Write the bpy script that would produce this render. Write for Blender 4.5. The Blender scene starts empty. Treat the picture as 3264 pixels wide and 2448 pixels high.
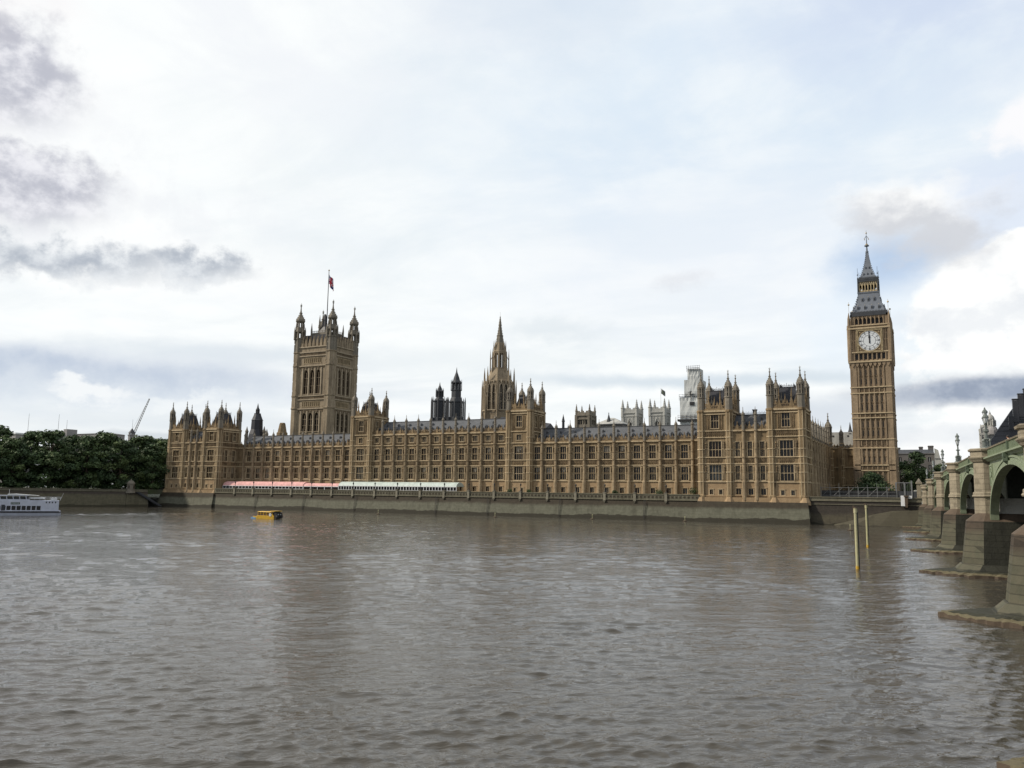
import bpy, bmesh, math, random
from mathutils import Matrix, Vector
random.seed(7)
R = math.radians
scene = bpy.context.scene
COL = scene.collection

# ------------------------------------------------------------------ camera
YAW, PIT, ROLL, EYE = .4796, .1315, .0135, 7.766
fwd = Vector((-math.sin(YAW)*math.cos(PIT), math.cos(YAW)*math.cos(PIT), math.sin(PIT)))
rt0 = Vector((math.cos(YAW), math.sin(YAW), 0))
up0 = rt0.cross(fwd)
rt = rt0*math.cos(ROLL) + up0*math.sin(ROLL)
up = up0*math.cos(ROLL) - rt0*math.sin(ROLL)
cam_d = bpy.data.cameras.new('camera')
cam = bpy.data.objects.new('camera', cam_d); COL.objects.link(cam)
cam_d.sensor_fit = 'HORIZONTAL'; cam_d.sensor_width = 36; cam_d.lens = 36*2627.7/3264
cam_d.clip_start = .5; cam_d.clip_end = 12000
cam.matrix_world = Matrix((( rt.x, up.x, -fwd.x, 0), (rt.y, up.y, -fwd.y, 0), (rt.z, up.z, -fwd.z, EYE), (0, 0, 0, 1)))
scene.camera = cam

# ------------------------------------------------------------------ view
scene.view_settings.view_transform = 'Standard'
scene.view_settings.look = 'None'
scene.view_settings.exposure = 0.12
scene.view_settings.gamma = 1

# ------------------------------------------------------------------ sun
SUN_AZ, SUN_EL = R(-118), R(40)      # azimuth from +Y towards +X
sd = Vector((math.sin(SUN_AZ)*math.cos(SUN_EL), math.cos(SUN_AZ)*math.cos(SUN_EL), math.sin(SUN_EL)))
sl = bpy.data.lights.new('sun', 'SUN'); sl.energy = 3.7; sl.angle = R(3); sl.color = (1, .905, .76)
so = bpy.data.objects.new('sun', sl); COL.objects.link(so)
so.rotation_euler = sd.to_track_quat('Z', 'Y').to_euler()

# ------------------------------------------------------------------ node helper
class N:
    def __init__(s, tree): s.t = tree
    def new(s, typ, **kw):
        n = s.t.nodes.new(typ)
        for k, v in kw.items(): setattr(n, k, v)
        return n
    def put(s, sock, v):
        if isinstance(v, bpy.types.NodeSocket): s.t.links.new(v, sock)
        else:
            if hasattr(sock.default_value, '__len__') and len(sock.default_value) == 4 and len(v) == 3: v = (*v, 1)
            sock.default_value = v
    def math(s, op, a, b=0, c=0, clamp=False):
        n = s.new('ShaderNodeMath', operation=op, use_clamp=clamp)
        s.put(n.inputs[0], a); s.put(n.inputs[1], b)
        if op == 'MULTIPLY_ADD': s.put(n.inputs[2], c)
        return n.outputs[0]
    def vmath(s, op, a, b):
        n = s.new('ShaderNodeVectorMath', operation=op); s.put(n.inputs[0], a); s.put(n.inputs[1], b); return n.outputs[0]
    def mix(s, f, a, b):
        n = s.new('ShaderNodeMix', data_type='RGBA'); s.put(n.inputs[0], f); s.put(n.inputs[6], a); s.put(n.inputs[7], b); return n.outputs[2]
    def noise(s, vec, scale, detail=4, rough=.55, dist=0):
        n = s.new('ShaderNodeTexNoise'); n.inputs['Scale'].default_value = scale; n.inputs['Detail'].default_value = detail
        n.inputs['Roughness'].default_value = rough; n.inputs['Distortion'].default_value = dist
        if vec is not None: s.put(n.inputs['Vector'], vec)
        return n.outputs[0]
    def smooth(s, v, a, b, lo=0, hi=1):
        n = s.new('ShaderNodeMapRange', interpolation_type='SMOOTHSTEP')
        s.put(n.inputs[0], v); n.inputs[1].default_value = a; n.inputs[2].default_value = b; n.inputs[3].default_value = lo; n.inputs[4].default_value = hi
        return n.outputs[0]
    def scalev(s, vec, sc):
        n = s.new('ShaderNodeMapping'); s.put(n.inputs['Vector'], vec); n.inputs['Scale'].default_value = sc; return n.outputs[0]

# ------------------------------------------------------------------ sky: Nishita blue behind broken cloud, all by direction
world = bpy.data.worlds.new('World'); scene.world = world; world.use_nodes = True
wt = world.node_tree; wt.nodes.clear(); w = N(wt)
gen = w.new('ShaderNodeTexCoord').outputs['Generated']
sky = w.new('ShaderNodeTexSky', sky_type='NISHITA'); sky.sun_disc = False
sky.sun_elevation = SUN_EL; sky.sun_rotation = SUN_AZ % (2*math.pi)
sep = w.new('ShaderNodeSeparateXYZ'); wt.links.new(gen, sep.inputs[0])
dx, dy, dz = sep.outputs
DEG = 180/math.pi
az0 = w.math('MULTIPLY', w.math('ARCTAN2', dx, dy), DEG)
el0 = w.math('MULTIPLY', w.math('ARCSINE', dz), DEG)
nA = w.noise(w.scalev(gen, (1, 1, 1.6)), 7, 6, .6)
gen2 = w.vmath('ADD', gen, (3.1, 7.7, 1.3))
nB = w.noise(w.scalev(gen2, (1, 1, 1.6)), 7, 6, .6)
nF = w.noise(w.scalev(gen2, (1, 1, 1.3)), 26, 5, .6)
wp = lambda n, amp: w.math('MULTIPLY', w.math('SUBTRACT', n, .5), amp)
az = w.math('ADD', w.math('ADD', az0, wp(nA, 11)), wp(nF, 2.6))
el = w.math('ADD', w.math('ADD', el0, wp(nB, 7)), wp(nA, 2.0))
nL = w.noise(gen2, 16, 6, .62)
az_c = w.math('ADD', w.math('ADD', az0, wp(nL, 6)), wp(nF, 3)); el_c = w.math('ADD', w.math('ADD', el0, wp(nF, 3.5)), wp(nL, 3))
el_s = w.math('ADD', el0, wp(nB, 2.2))            # gently warped elevation for flat bands
def blob(a0, e0, ra, re, soft=.5, e=None, a=None):
    u = w.math('DIVIDE', w.math('SUBTRACT', a if a is not None else az, a0), ra)
    v = w.math('DIVIDE', w.math('SUBTRACT', e if e is not None else el, e0), re)
    d = w.math('SQRT', w.math('ADD', w.math('MULTIPLY', u, u), w.math('MULTIPLY', v, v)))
    return w.smooth(d, 1+soft, 1-soft, 0, 1)
def times(a, b): return w.math('MULTIPLY', a, b)
# streaky high cloud in a plane overhead
hz = w.math('ADD', dz, .12)
cmb = w.new('ShaderNodeCombineXYZ'); w.put(cmb.inputs[0], w.math('DIVIDE', dx, hz)); w.put(cmb.inputs[1], w.math('DIVIDE', dy, hz))
hi = w.noise(w.scalev(cmb.outputs[0], (1, 1.7, 1)), 1.1, 7, .6, .4)
hi2 = w.noise(w.scalev(cmb.outputs[0], (1.5, 1.0, 1)), 2.7, 6, .6, .2)
K = 10.0                                          # Background strength is 1/K
def col(r, g, b): return (r*K, g*K, b*K, 1)
WHITE = col(.93, .95, .95)
c = w.mix(w.smooth(hi, .40, .72), col(.93, .95, .945), col(.80, .845, .865))
c = w.mix(times(w.smooth(hi2, .42, .66), .34), c, col(.84, .875, .91))
# thinner, bluer veil high in the north-west
veil = times(blob(-10, 25, 22, 11, .75), w.smooth(w.math('ADD', hi, w.math('MULTIPLY', w.math('SUBTRACT', hi2, .5), .5)), .34, .62, .5, 1))
skyblue = w.mix(.45, sky.outputs[0], col(.52, .66, .88))
c = w.mix(times(veil, .85), c, col(.66, .765, .875))
c = w.mix(times(blob(4, 31, 13, 5, .8), w.smooth(hi2, .3, .6, .25, .8)), c, col(.58, .66, .82))
c = w.mix(times(blob(-27, 33, 8, 3.5, .8), .45), c, col(.52, .62, .76))
c = w.mix(times(blob(-44, 30, 12, 5, .8), w.smooth(hi2, .35, .6, 0, .5)), c, col(.82, .84, .88))
# pale mauve sheets right of the middle
c = w.mix(times(blob(-13, 16, 14, 5, .7), .4), c, col(.85, .87, .91))
# blue gap left of the big cumulus
c = w.mix(times(blob(-2.6, 14.6, 3.6, 1.7, .7, e=el_s), .8), c, w.mix(.3, skyblue, col(.34, .53, .85)))
c = w.mix(times(blob(5.5, 17.5, 3.5, 3.0, .6), .6), c, col(.66, .73, .87))
c = w.mix(times(blob(-4.2, 11.5, 3.8, 3.6, .7), .6), c, col(.74, .83, .92))
# bright cumulus, lower right
cum = w.math('MAXIMUM', blob(6.6, 9.6, 8.4, 6.4, .05, a=az_c, e=el_c), blob(6, 2.3, 9, 3.2, .06, a=az_c, e=el_c))
cshade = w.smooth(w.noise(w.scalev(gen, (1, 1, 1.2)), 17, 5, .6), .38, .72)
c = w.mix(cum, c, w.mix(times(cshade, .7), col(1.02, 1.02, 1.0), col(.74, .765, .80)))
# creamy grey cloud over the clock tower's tip
g = w.math('MAXIMUM', blob(-.6, 17.6, 4.4, 1.5, .5), blob(1.6, 16.4, 2.6, 1.9, .5))
c = w.mix(times(g, .85), c, w.mix(w.smooth(w.math('ADD', el, wp(nF, 4)), 16.6, 19.2), col(.61, .62, .65), col(.96, .955, .94)))
c = w.mix(times(blob(6.8, 22, 2.2, 1.8, .4), .9), c, col(.93, .92, .93))
# low dark bar on the right and thin bars over the roofs
bar = blob(3.5, 6.55, 8.2, .85, .55, e=el_s)
c = w.mix(times(bar, .95), c, w.mix(w.smooth(nF, .4, .65), col(.26, .31, .41), col(.40, .45, .54)))
c = w.mix(times(blob(-14, 7.7, 13, .42, .8, e=el_s), .8), c, col(.60, .68, .75))
c = w.mix(times(blob(-8, 5.4, 5.5, .9, .7, e=el_s), .55), c, col(.48, .55, .65))
c = w.mix(times(blob(-46, 8.8, 8, .62, .8, e=el_s), .75), c, col(.66, .72, .78))
c = w.mix(times(blob(-32, 9.2, 9, .8, .8, e=el_s), .45), c, col(.72, .78, .81))
c = w.mix(times(blob(-24.5, 11.3, 3.2, .9, .8), .55), c, col(.68, .74, .78))
c = w.mix(times(blob(-16, 14.3, 1.5, .7, .8), .6), c, col(.72, .74, .78))
c = w.mix(times(w.math('MAXIMUM', blob(-1, 4.0, 10, .5, .6, e=el_s), blob(2, 10.5, 5, .7, .7)), .5), c, col(.66, .70, .76))
# grey-blue layers low on the left
lo = blob(-62, 6.6, 22, 1.7, .45, e=el_s)
c = w.mix(times(lo, w.smooth(nF, .3, .7, .75, 1)), c, w.mix(w.smooth(el_s, 5.2, 8.2), col(.66, .72, .79), col(.47, .54, .66)))
c = w.mix(times(blob(-50, 4.2, 16, .7, .7, e=el_s), .5), c, col(.62, .68, .74))
c = w.mix(times(blob(-55, 5.9, 2.4, .55, .5), .9), c, col(.88, .90, .91))
c = w.mix(times(blob(-49, 5.9, 2.6, .5, .5), .7), c, col(.86, .89, .90))
c = w.mix(times(blob(-51, 3.2, 5, .35, .6, e=el_s), .6), c, col(.52, .57, .62))
# ragged grey clouds, upper left, each with a bright rim
rim = w.math('MAXIMUM', w.math('MAXIMUM', blob(-62.5, 23.5, 8.5, 4.6, .4), blob(-60, 18, 8, 3.4, .4)), blob(-56, 14.2, 12, 2.6, .4))
c = w.mix(times(rim, .7), c, col(.95, .955, .95))
sh = w.smooth(nF, .36, .66)
dark = w.mix(sh, col(.47, .48, .545), col(.80, .80, .84))
gl = w.math('MAXIMUM', blob(-62.4, 23.8, 5.6, 3.1, .45, a=az_c, e=el_c), blob(-60.0, 17.9, 5.4, 2.2, .45, a=az_c, e=el_c))
c = w.mix(times(blob(-55, 18, 10, 4.5, .8), w.smooth(nL, .45, .65, 0, .45)), c, col(.78, .80, .84))
c = w.mix(times(gl, .95), c, dark)
gl2 = w.math('MAXIMUM', blob(-58.8, 13.7, 7.0, 1.25, .5, a=az_c, e=el_c), blob(-49.8, 14.2, 3.6, .95, .6, a=az_c, e=el_c))
c = w.mix(times(gl2, .97), c, w.mix(sh, col(.42, .46, .52), col(.74, .77, .80)))
c = w.mix(times(blob(-65, 29, 6, 2.5, .6), .5), c, col(.86, .78, .78))
dim = w.math('MAXIMUM', w.smooth(el0, 44, 70), w.math('MAXIMUM', w.smooth(az0, 14, 34), w.math('MULTIPLY', w.smooth(az0, -75, -100), w.smooth(dy, .1, -.5))))  # sky overhead, behind and far right darkened to cut fill light on walls
c = w.mix(times(dim, .62), c, w.mix(hi2, col(.24, .27, .32), col(.48, .51, .55)))
# a little of the real sky everywhere, and a dull band at and under the horizon
c = w.mix(.03, c, sky.outputs[0])
c = w.mix(w.smooth(el0, 2.2, -1, 0, .5), c, col(.74, .79, .83))
bg = w.new('ShaderNodeBackground'); w.put(bg.inputs[0], c); bg.inputs[1].default_value = 1/K
wo = w.new('ShaderNodeOutputWorld'); wt.links.new(bg.outputs[0], wo.inputs[0])
world.cycles.sampling_method = 'MANUAL'; world.cycles.sample_map_resolution = 512
scene.cycles.max_bounces = 6; scene.cycles.diffuse_bounces = 2; scene.cycles.glossy_bounces = 3
scene.cycles.use_denoising = True
try: scene.cycles.denoiser = 'OPENIMAGEDENOISE'
except Exception: pass

# ------------------------------------------------------------------ materials
MATS = {}
def mat(name, rough=.8, spec=.3):
    m = bpy.data.materials.new(name); m.use_nodes = True; MATS[name] = m
    b = m.node_tree.nodes['Principled BSDF']; b.inputs['Roughness'].default_value = rough
    b.inputs['Specular IOR Level'].default_value = spec
    return m, N(m.node_tree), b
def courses(n, p, cc, bw, bh, dark=.55, amt=.8):
    """darker joints between stone blocks, and blocks that differ a little in tone"""
    sp = n.new('ShaderNodeSeparateXYZ'); n.put(sp.inputs[0], p)
    cb = n.new('ShaderNodeCombineXYZ'); n.put(cb.inputs[0], n.math('ADD', sp.outputs[0], sp.outputs[1])); n.put(cb.inputs[1], sp.outputs[2])
    bt = n.new('ShaderNodeTexBrick'); n.put(bt.inputs['Vector'], cb.outputs[0]); bt.inputs['Scale'].default_value = 1
    bt.inputs['Brick Width'].default_value = bw; bt.inputs['Row Height'].default_value = bh; bt.inputs['Mortar Size'].default_value = .035*bh/.45; bt.inputs['Mortar Smooth'].default_value = .3
    bt.inputs['Color1'].default_value = (1, 1, 1, 1); bt.inputs['Color2'].default_value = (.78, .78, .78, 1); bt.inputs['Mortar'].default_value = (dark, dark, dark, 1)
    m = n.new('ShaderNodeMix', data_type='RGBA', blend_type='MULTIPLY'); m.inputs[0].default_value = amt; n.put(m.inputs[6], cc); n.put(m.inputs[7], bt.outputs[0])
    return m.outputs[2]
def weathered(name, c1, c2, grime, rough=.85, big=.16, fine=1.3, streak=.55, bump=.25, spec=.25, gamt=.8, block=None):
    """mottled material: two tones, fine speckle and downward streaks of grime, in world position"""
    m, n, b = mat(name, rough, spec)
    p = n.new('ShaderNodeNewGeometry').outputs['Position']
    f1 = n.smooth(n.noise(p, big, 5, .6), .32, .68)
    f2 = n.smooth(n.noise(p, fine, 5, .7), .3, .7)
    cc = n.mix(n.math('MULTIPLY', f2, .75), n.mix(f1, c1, c2), tuple(a*.5+g*.5 for a, g in zip(c1, grime)))
    st = n.smooth(n.noise(n.scalev(p, (1.1, 1.1, .13)), .9, 4, .65), .46, .75, 0, streak)
    sp = n.smooth(n.noise(p, fine*2.3, 3, .7), .58, .72, 0, gamt)
    cc = n.mix(n.math('MAXIMUM', st, n.math('MULTIPLY', sp, .7)), cc, grime)
    if block: cc = courses(n, p, cc, *block)
    n.put(b.inputs['Base Color'], cc)
    if bump:
        bp = n.new('ShaderNodeBump'); bp.inputs['Strength'].default_value = bump; bp.inputs['Distance'].default_value = .3
        n.put(bp.inputs['Height'], n.noise(p, fine*1.6, 4, .7)); n.put(b.inputs['Normal'], bp.outputs[0])
    return m
def plain(name, c, rough=.6, spec=.4, metal=0, var=.25, scale=1.5):
    m, n, b = mat(name, rough, spec); b.inputs['Metallic'].default_value = metal
    p = n.new('ShaderNodeNewGeometry').outputs['Position']
    f = n.smooth(n.noise(p, scale, 4, .65), .3, .7)
    n.put(b.inputs['Base Color'], n.mix(f, tuple(x*(1-var) for x in c), tuple(min(1, x*(1+var*.6)) for x in c)))
    return m
stone = weathered('honey_stone', (.35, .255, .147), (.205, .149, .086), (.038, .028, .018), streak=.85, fine=1.0)
trim = weathered('pale_dressed_stone', (.61, .49, .32), (.46, .365, .235), (.16, .124, .08), streak=.5, fine=1.6)
butt_m = weathered('buttress_stone', (.47, .365, .235), (.31, .235, .148), (.075, .057, .038), streak=.7, fine=1.3, block=(1.2, .9, .7, .6))
carved = weathered('carved_stone', (.225, .162, .098), (.12, .086, .053), (.024, .018, .013), fine=2.2, bump=.5, streak=.7)
warm = weathered('warm_ashlar', (.40, .29, .175), (.32, .225, .13), (.15, .10, .06), streak=.35, bump=.1)
grey_stone = weathered('grey_stone', (.27, .24, .195), (.19, .17, .138), (.065, .06, .05))
pale_stone = weathered('pale_abbey_stone', (.46, .46, .435), (.37, .37, .355), (.20, .20, .195), streak=.5, bump=.1)
great_stone = weathered('weathered_tower_stone', (.37, .30, .21), (.265, .212, .148), (.085, .068, .05), streak=.75)
trim_g = weathered('pale_tower_dressing', (.46, .385, .285), (.35, .29, .21), (.14, .115, .085), streak=.5, fine=1.6)
pier_pale = weathered('pale_pier_stone', (.29, .27, .21), (.22, .205, .16), (.12, .11, .08), fine=1.6)
tower_stone = weathered('tower_stone', (.37, .28, .185), (.255, .19, .125), (.075, .056, .04), streak=.7)
granite = weathered('bridge_granite', (.385, .335, .25), (.285, .248, .185), (.12, .10, .072), fine=2.0, streak=.5, bump=.2, block=(1.1, .55))
brown_cap = weathered('stained_granite', (.115, .085, .062), (.085, .065, .048), (.045, .036, .028), bump=.2)
pier_shaded = weathered('shaded_wet_granite', (.045, .045, .034), (.032, .033, .026), (.018, .019, .015), fine=.9, bump=.2, rough=.6, block=(1.3, .6))  # shade under the deck painted into the colour, besides the wet stone
pier_inner = weathered('grey_granite', (.52, .53, .50), (.44, .45, .42), (.25, .25, .23), streak=.2)
slate = weathered('blue_slate', (.125, .13, .14), (.093, .098, .107), (.05, .054, .06), rough=.7, big=.3, fine=1.0, streak=.5, bump=.1, spec=.2)
dark_slate = weathered('dark_slate', (.05, .052, .062), (.036, .038, .046), (.02, .021, .026), rough=.5, streak=.3, bump=.1)
cast_roof = weathered('iron_roof_tile', (.17, .19, .225), (.14, .155, .185), (.08, .09, .105), rough=.5, big=.4, streak=.3, bump=.08, spec=.4)
lead = weathered('dark_lead', (.07, .075, .085), (.05, .054, .062), (.026, .028, .032), rough=.6, bump=.15)
green = weathered('green_paint', (.27, .32, .215), (.22, .268, .18), (.095, .115, .075), rough=.5, fine=1.2, streak=.35, bump=.05, spec=.4)
green_d = plain('dark_green_paint', (.085, .115, .075), .55)
lamp_p = plain('lamp_paint', (.13, .15, .14), .5)
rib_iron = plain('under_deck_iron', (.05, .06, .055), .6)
gold = plain('gilding', (.44, .35, .205), .5, .5, 0, .35, 1.2)
opal = plain('opal_glass', (.66, .69, .72), .35, .5, 0, .08)
black = plain('black_iron', (.02, .02, .022), .5)
white = plain('white_paint', (.72, .74, .76), .45, .4, 0, .08)
boat_white = plain('boat_white', (.50, .53, .62), .4, .5, 0, .1, .8)
yellow = plain('yellow_paint', (.58, .35, .03), .4, .5, 0, .15)
blue_p = plain('blue_paint', (.12, .28, .50), .4)
pink = plain('pink_canvas', (.66, .37, .355), .75, .2, 0, .2, .9)
pink_d = plain('dark_pink_canvas', (.42, .14, .15), .75, .2)
mint = plain('mint_canvas', (.46, .53, .50), .6, .3, 0, .18, .9)
post_y = weathered('algae_paint', (.50, .48, .28), (.42, .40, .26), (.15, .14, .075), fine=3, streak=.5, bump=0)
wrap = weathered('white_sheeting', (.55, .57, .565), (.50, .525, .525), (.42, .44, .45), rough=.7, streak=.2, fine=.8, bump=.15, gamt=.3)
dark_concrete = weathered('dull_office_stone', (.15, .14, .135), (.115, .108, .104), (.06, .057, .055), streak=.3, bump=.1)
concrete = weathered('grey_concrete', (.34, .33, .33), (.28, .27, .27), (.17, .165, .165), streak=.3, bump=.1)
skin_m = plain('skin', (.50, .30, .21), .6)
bark = plain('bark', (.075, .055, .04), .9)
def glass(name, c, spec=.5, rough=.12):
    m, n, b = mat(name, rough, spec)
    p = n.new('ShaderNodeNewGeometry').outputs['Position']
    f = n.smooth(n.noise(n.scalev(p, (1, 1, .7)), .9, 3, .7), .35, .7)
    n.put(b.inputs['Base Color'], n.mix(f, c, tuple(x*.35 for x in c)))
    return m
glass_dark = glass('dark_leaded_glass', (.014, .012, .012), .35, .2)
glass_blue = glass('grey_leaded_glass', (.05, .056, .058), .4, .2)
glass_blind = glass('window_with_blind', (.22, .21, .18), .4)
glass_brown = glass('brown_leaded_glass', (.028, .016, .011), .3, .2)
def leafmat(name, c):
    m, n, b = mat(name, .6, .25)
    p = n.new('ShaderNodeNewGeometry').outputs['Position']
    f = n.smooth(n.noise(p, .35, 4, .7), .35, .65)
    n.put(b.inputs['Base Color'], n.mix(f, tuple(x*.65 for x in c), tuple(x*1.25 for x in c)))
    return m
leaf = [leafmat('leaf_mid', (.068, .105, .04)), leafmat('leaf_dark', (.044, .074, .031)), leafmat('leaf_light', (.092, .128, .046))]

# river wall: wet and dark towards the water line, algae above it (tide stain with a ragged edge)
def wall_material(name, top, mid, algae, mud, z_top=4.9, z_mud=1.0, block=(2.2, .75, .72, .6)):
    m, n, b = mat(name, .75, .3)
    p = n.new('ShaderNodeNewGeometry').outputs['Position']
    z = n.new('ShaderNodeSeparateXYZ'); n.put(z.inputs[0], p); z = z.outputs[2]
    nz = n.noise(n.scalev(p, (1, 1, 1.0)), .11, 6, .65); nf = n.noise(p, 1.1, 5, .65)
    e = n.math('ADD', z, n.math('MULTIPLY', n.math('SUBTRACT', nz, .5), 2.6))
    cc = n.mix(n.smooth(nf, .3, .7), top, tuple(x*.7 for x in top))
    f = n.smooth(n.math('ADD', z, n.math('MULTIPLY', n.math('SUBTRACT', nz, .5), 1.6)), z_top+.7, z_top-.5)
    cc = n.mix(f, cc, n.mix(n.smooth(nf, .3, .7), algae, mid))
    st = n.smooth(n.noise(n.scalev(p, (.6, .6, .08)), .8, 4, .6), .5, .72, 0, .4)
    cc = n.mix(st, cc, mud)
    cc = n.mix(n.smooth(e, z_mud+.06, z_mud-.06), cc, n.mix(nf, mud, tuple(x*.7 for x in mud)))
    cc = courses(n, p, cc, *block)
    n.put(b.inputs['Base Color'], cc)
    bp = n.new('ShaderNodeBump'); bp.inputs['Strength'].default_value = .3; bp.inputs['Distance'].default_value = .2
    n.put(bp.inputs['Height'], nf); n.put(b.inputs['Normal'], bp.outputs[0])
    return m
wallm = wall_material('river_wall_stone', (.056, .045, .030), (.105, .105, .076), (.14, .14, .104), (.040, .036, .024), 4.1, 1.25)
gwallm = wall_material('garden_wall_stone', (.085, .07, .056), (.105, .095, .062), (.14, .128, .082), (.065, .058, .034), 5.0, .9)
parapm = weathered('terrace_parapet_stone', (.20, .187, .138), (.145, .136, .10), (.07, .064, .044), fine=1.6)

def water_material():
    m, n, b = mat('river_water', .03, .5)
    b.inputs['IOR'].default_value = 1.33
    p = n.new('ShaderNodeNewGeometry').outputs['Position']
    f = n.smooth(n.noise(p, .02, 4, .6), .3, .7)
    n.put(b.inputs['Base Color'], n.mix(f, (.062, .056, .046), (.053, .048, .040)))
    rot = n.new('ShaderNodeMapping'); n.put(rot.inputs[0], p); rot.inputs['Rotation'].default_value = (0, 0, -YAW-.12)
    q = rot.outputs[0]
    h2 = n.noise(n.scalev(q, (.34, 1, 1)), 1.7, 4, .65, .5)
    h3 = n.noise(n.scalev(q, (.5, 1, 1)), 5.5, 3, .6, .3)
    h = n.math('ADD', n.math('MULTIPLY', h2, .30), n.math('MULTIPLY', h3, .11))
    bp = n.new('ShaderNodeBump'); bp.inputs['Strength'].default_value = 1.0; bp.inputs['Distance'].default_value = .21
    n.put(bp.inputs['Height'], h); n.put(b.inputs['Normal'], bp.outputs[0])
    return m
pier_face = wall_material('slimy_granite', (.07, .053, .038), (.10, .092, .063), (.078, .078, .052), (.042, .042, .027), 4.3, .75, (1.3, .6, .42, .85))
waterm = water_material()
def ground_material():
    m, n, b = mat('bank_ground', .9)
    p = n.new('ShaderNodeNewGeometry').outputs['Position']
    f = n.smooth(n.noise(p, .02, 4), .4, .6)
    n.put(b.inputs['Base Color'], n.mix(f, (.12, .115, .10), (.06, .08, .035)))
    return m
groundm = ground_material()

# ------------------------------------------------------------------ mesh helpers
class MB:
    def __init__(s): s.v = []; s.f = []; s.m = []
    def add(s, vs, fs, m=0):
        o = len(s.v); s.v += [tuple(v) for v in vs]
        for f in fs: s.f.append([o+i for i in f]); s.m.append(m)
    def box(s, x0, x1, y0, y1, z0, z1, m=0):
        s.add([(x0,y0,z0),(x1,y0,z0),(x1,y1,z0),(x0,y1,z0),(x0,y0,z1),(x1,y0,z1),(x1,y1,z1),(x0,y1,z1)],
              [(3,2,1,0),(4,5,6,7),(0,1,5,4),(1,2,6,5),(2,3,7,6),(3,0,4,7)], m)
    def quad(s, a, b, c, d, m=0): s.add([a, b, c, d], [(0,1,2,3)], m)
    def prism(s, cx, cy, prof, n=8, m=0, rot=None, sx=1, sy=1, capb=True, capt=True):
        """rings (z, r) of an n-gon; r is to the flats"""
        k = 1/math.cos(math.pi/n)
        rot = math.pi/n if rot is None else rot
        vs = []; fs = []
        for z, r in prof:
            for i in range(n):
                a = rot + 2*math.pi*i/n
                vs.append((cx+sx*r*k*math.cos(a), cy+sy*r*k*math.sin(a), z))
        for j in range(len(prof)-1):
            for i in range(n):
                i2 = (i+1) % n
                fs.append((j*n+i, j*n+i2, (j+1)*n+i2, (j+1)*n+i))
        if capb: fs.append(tuple(range(n-1, -1, -1)))
        if capt: fs.append(tuple((len(prof)-1)*n+i for i in range(n)))
        s.add(vs, fs, m)
    def poly(s, pts, y0, y1, m=0):
        """outline in x,z pushed from y0 to y1"""
        n = len(pts)
        s.add([(x,y0,z) for x, z in pts]+[(x,y1,z) for x, z in pts],
              [tuple(range(n)), tuple(range(2*n-1, n-1, -1))]+[(i, n+i, n+(i+1)%n, (i+1)%n) for i in range(n)], m)
    def plan(s, pts, z0, z1, m=0, pts1=None):
        """outline in x,y pushed from z0 to z1 (optionally to another outline)"""
        n = len(pts); pts1 = pts1 or pts
        s.add([(x,y,z0) for x, y in pts]+[(x,y,z1) for x, y in pts1],
              [tuple(range(n-1, -1, -1)), tuple(range(n, 2*n))]+[(i, (i+1)%n, n+(i+1)%n, n+i) for i in range(n)], m)
    def tube(s, p, q, r0, r1=None, n=6, m=0):
        p = Vector(p); q = Vector(q); r1 = r0 if r1 is None else r1
        d = (q-p).normalized(); a = d.orthogonal().normalized(); b = d.cross(a)
        vs = []
        for c, r in ((p, r0), (q, r1)):
            for i in range(n):
                t = 2*math.pi*i/n; vs.append(c+a*(r*math.cos(t))+b*(r*math.sin(t)))
        s.add(vs, [(i, (i+1)%n, n+(i+1)%n, n+i) for i in range(n)]+[tuple(range(n-1,-1,-1)), tuple(range(n, 2*n))], m)
    def ball(s, c, r, m=0, n=8, sz=1):
        prof = [(c[2]+sz*r*math.sin(t), max(.001, r*math.cos(t))) for t in [math.pi*(-.5+i/6) for i in range(7)]]
        s.prism(c[0], c[1], prof, n, m)
    def wall(s, u0, u1, z0, z1, holes=(), m=0, depth=.45, y=0):
        """front face in the plane y with rectangular openings (a,b,c,d) and their reveals"""
        us = sorted({u0, u1, *[h[0] for h in holes], *[h[1] for h in holes]})
        zs = sorted({z0, z1, *[h[2] for h in holes], *[h[3] for h in holes]})
        for i in range(len(us)-1):
            for j in range(len(zs)-1):
                cu = (us[i]+us[i+1])/2; cz = (zs[j]+zs[j+1])/2
                if any(h[0] < cu < h[1] and h[2] < cz < h[3] for h in holes): continue
                s.quad((us[i],y,zs[j]), (us[i+1],y,zs[j]), (us[i+1],y,zs[j+1]), (us[i],y,zs[j+1]), m)
        for a, b, c, d in holes:
            Y = y+depth
            s.quad((a,y,c),(a,Y,c),(b,Y,c),(b,y,c), m); s.quad((a,y,d),(b,y,d),(b,Y,d),(a,Y,d), m)
            s.quad((a,y,c),(a,y,d),(a,Y,d),(a,Y,c), m); s.quad((b,y,c),(b,Y,c),(b,Y,d),(b,y,d), m)
    def mesh(s, name, mats):
        me = bpy.data.meshes.new(name); me.from_pydata(s.v, [], s.f)
        for m in mats: me.materials.append(m)
        me.polygons.foreach_set('material_index', s.m); me.update()
        return me
WM = {}
def put(name, me, parent=None, mw=None):
    o = bpy.data.objects.new(name, me); COL.objects.link(o)
    mw = Matrix.Identity(4) if mw is None else mw
    o.matrix_basis = mw; WM[o.name] = mw
    if parent is not None:
        o.parent = parent; o.matrix_parent_inverse = WM[parent.name].inverted()
    return o
def T(x, y, z=0, rz=0): return Matrix.Translation((x, y, z)) @ Matrix.Rotation(rz, 4, 'Z')
def tag(o, label, cat, group=None):
    o['label'] = label; o['category'] = cat
    if group: o['group'] = group
    return o
def thing(name, label, cat, mw, group=None): return tag(put(name, None, None, mw), label, cat, group)
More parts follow.
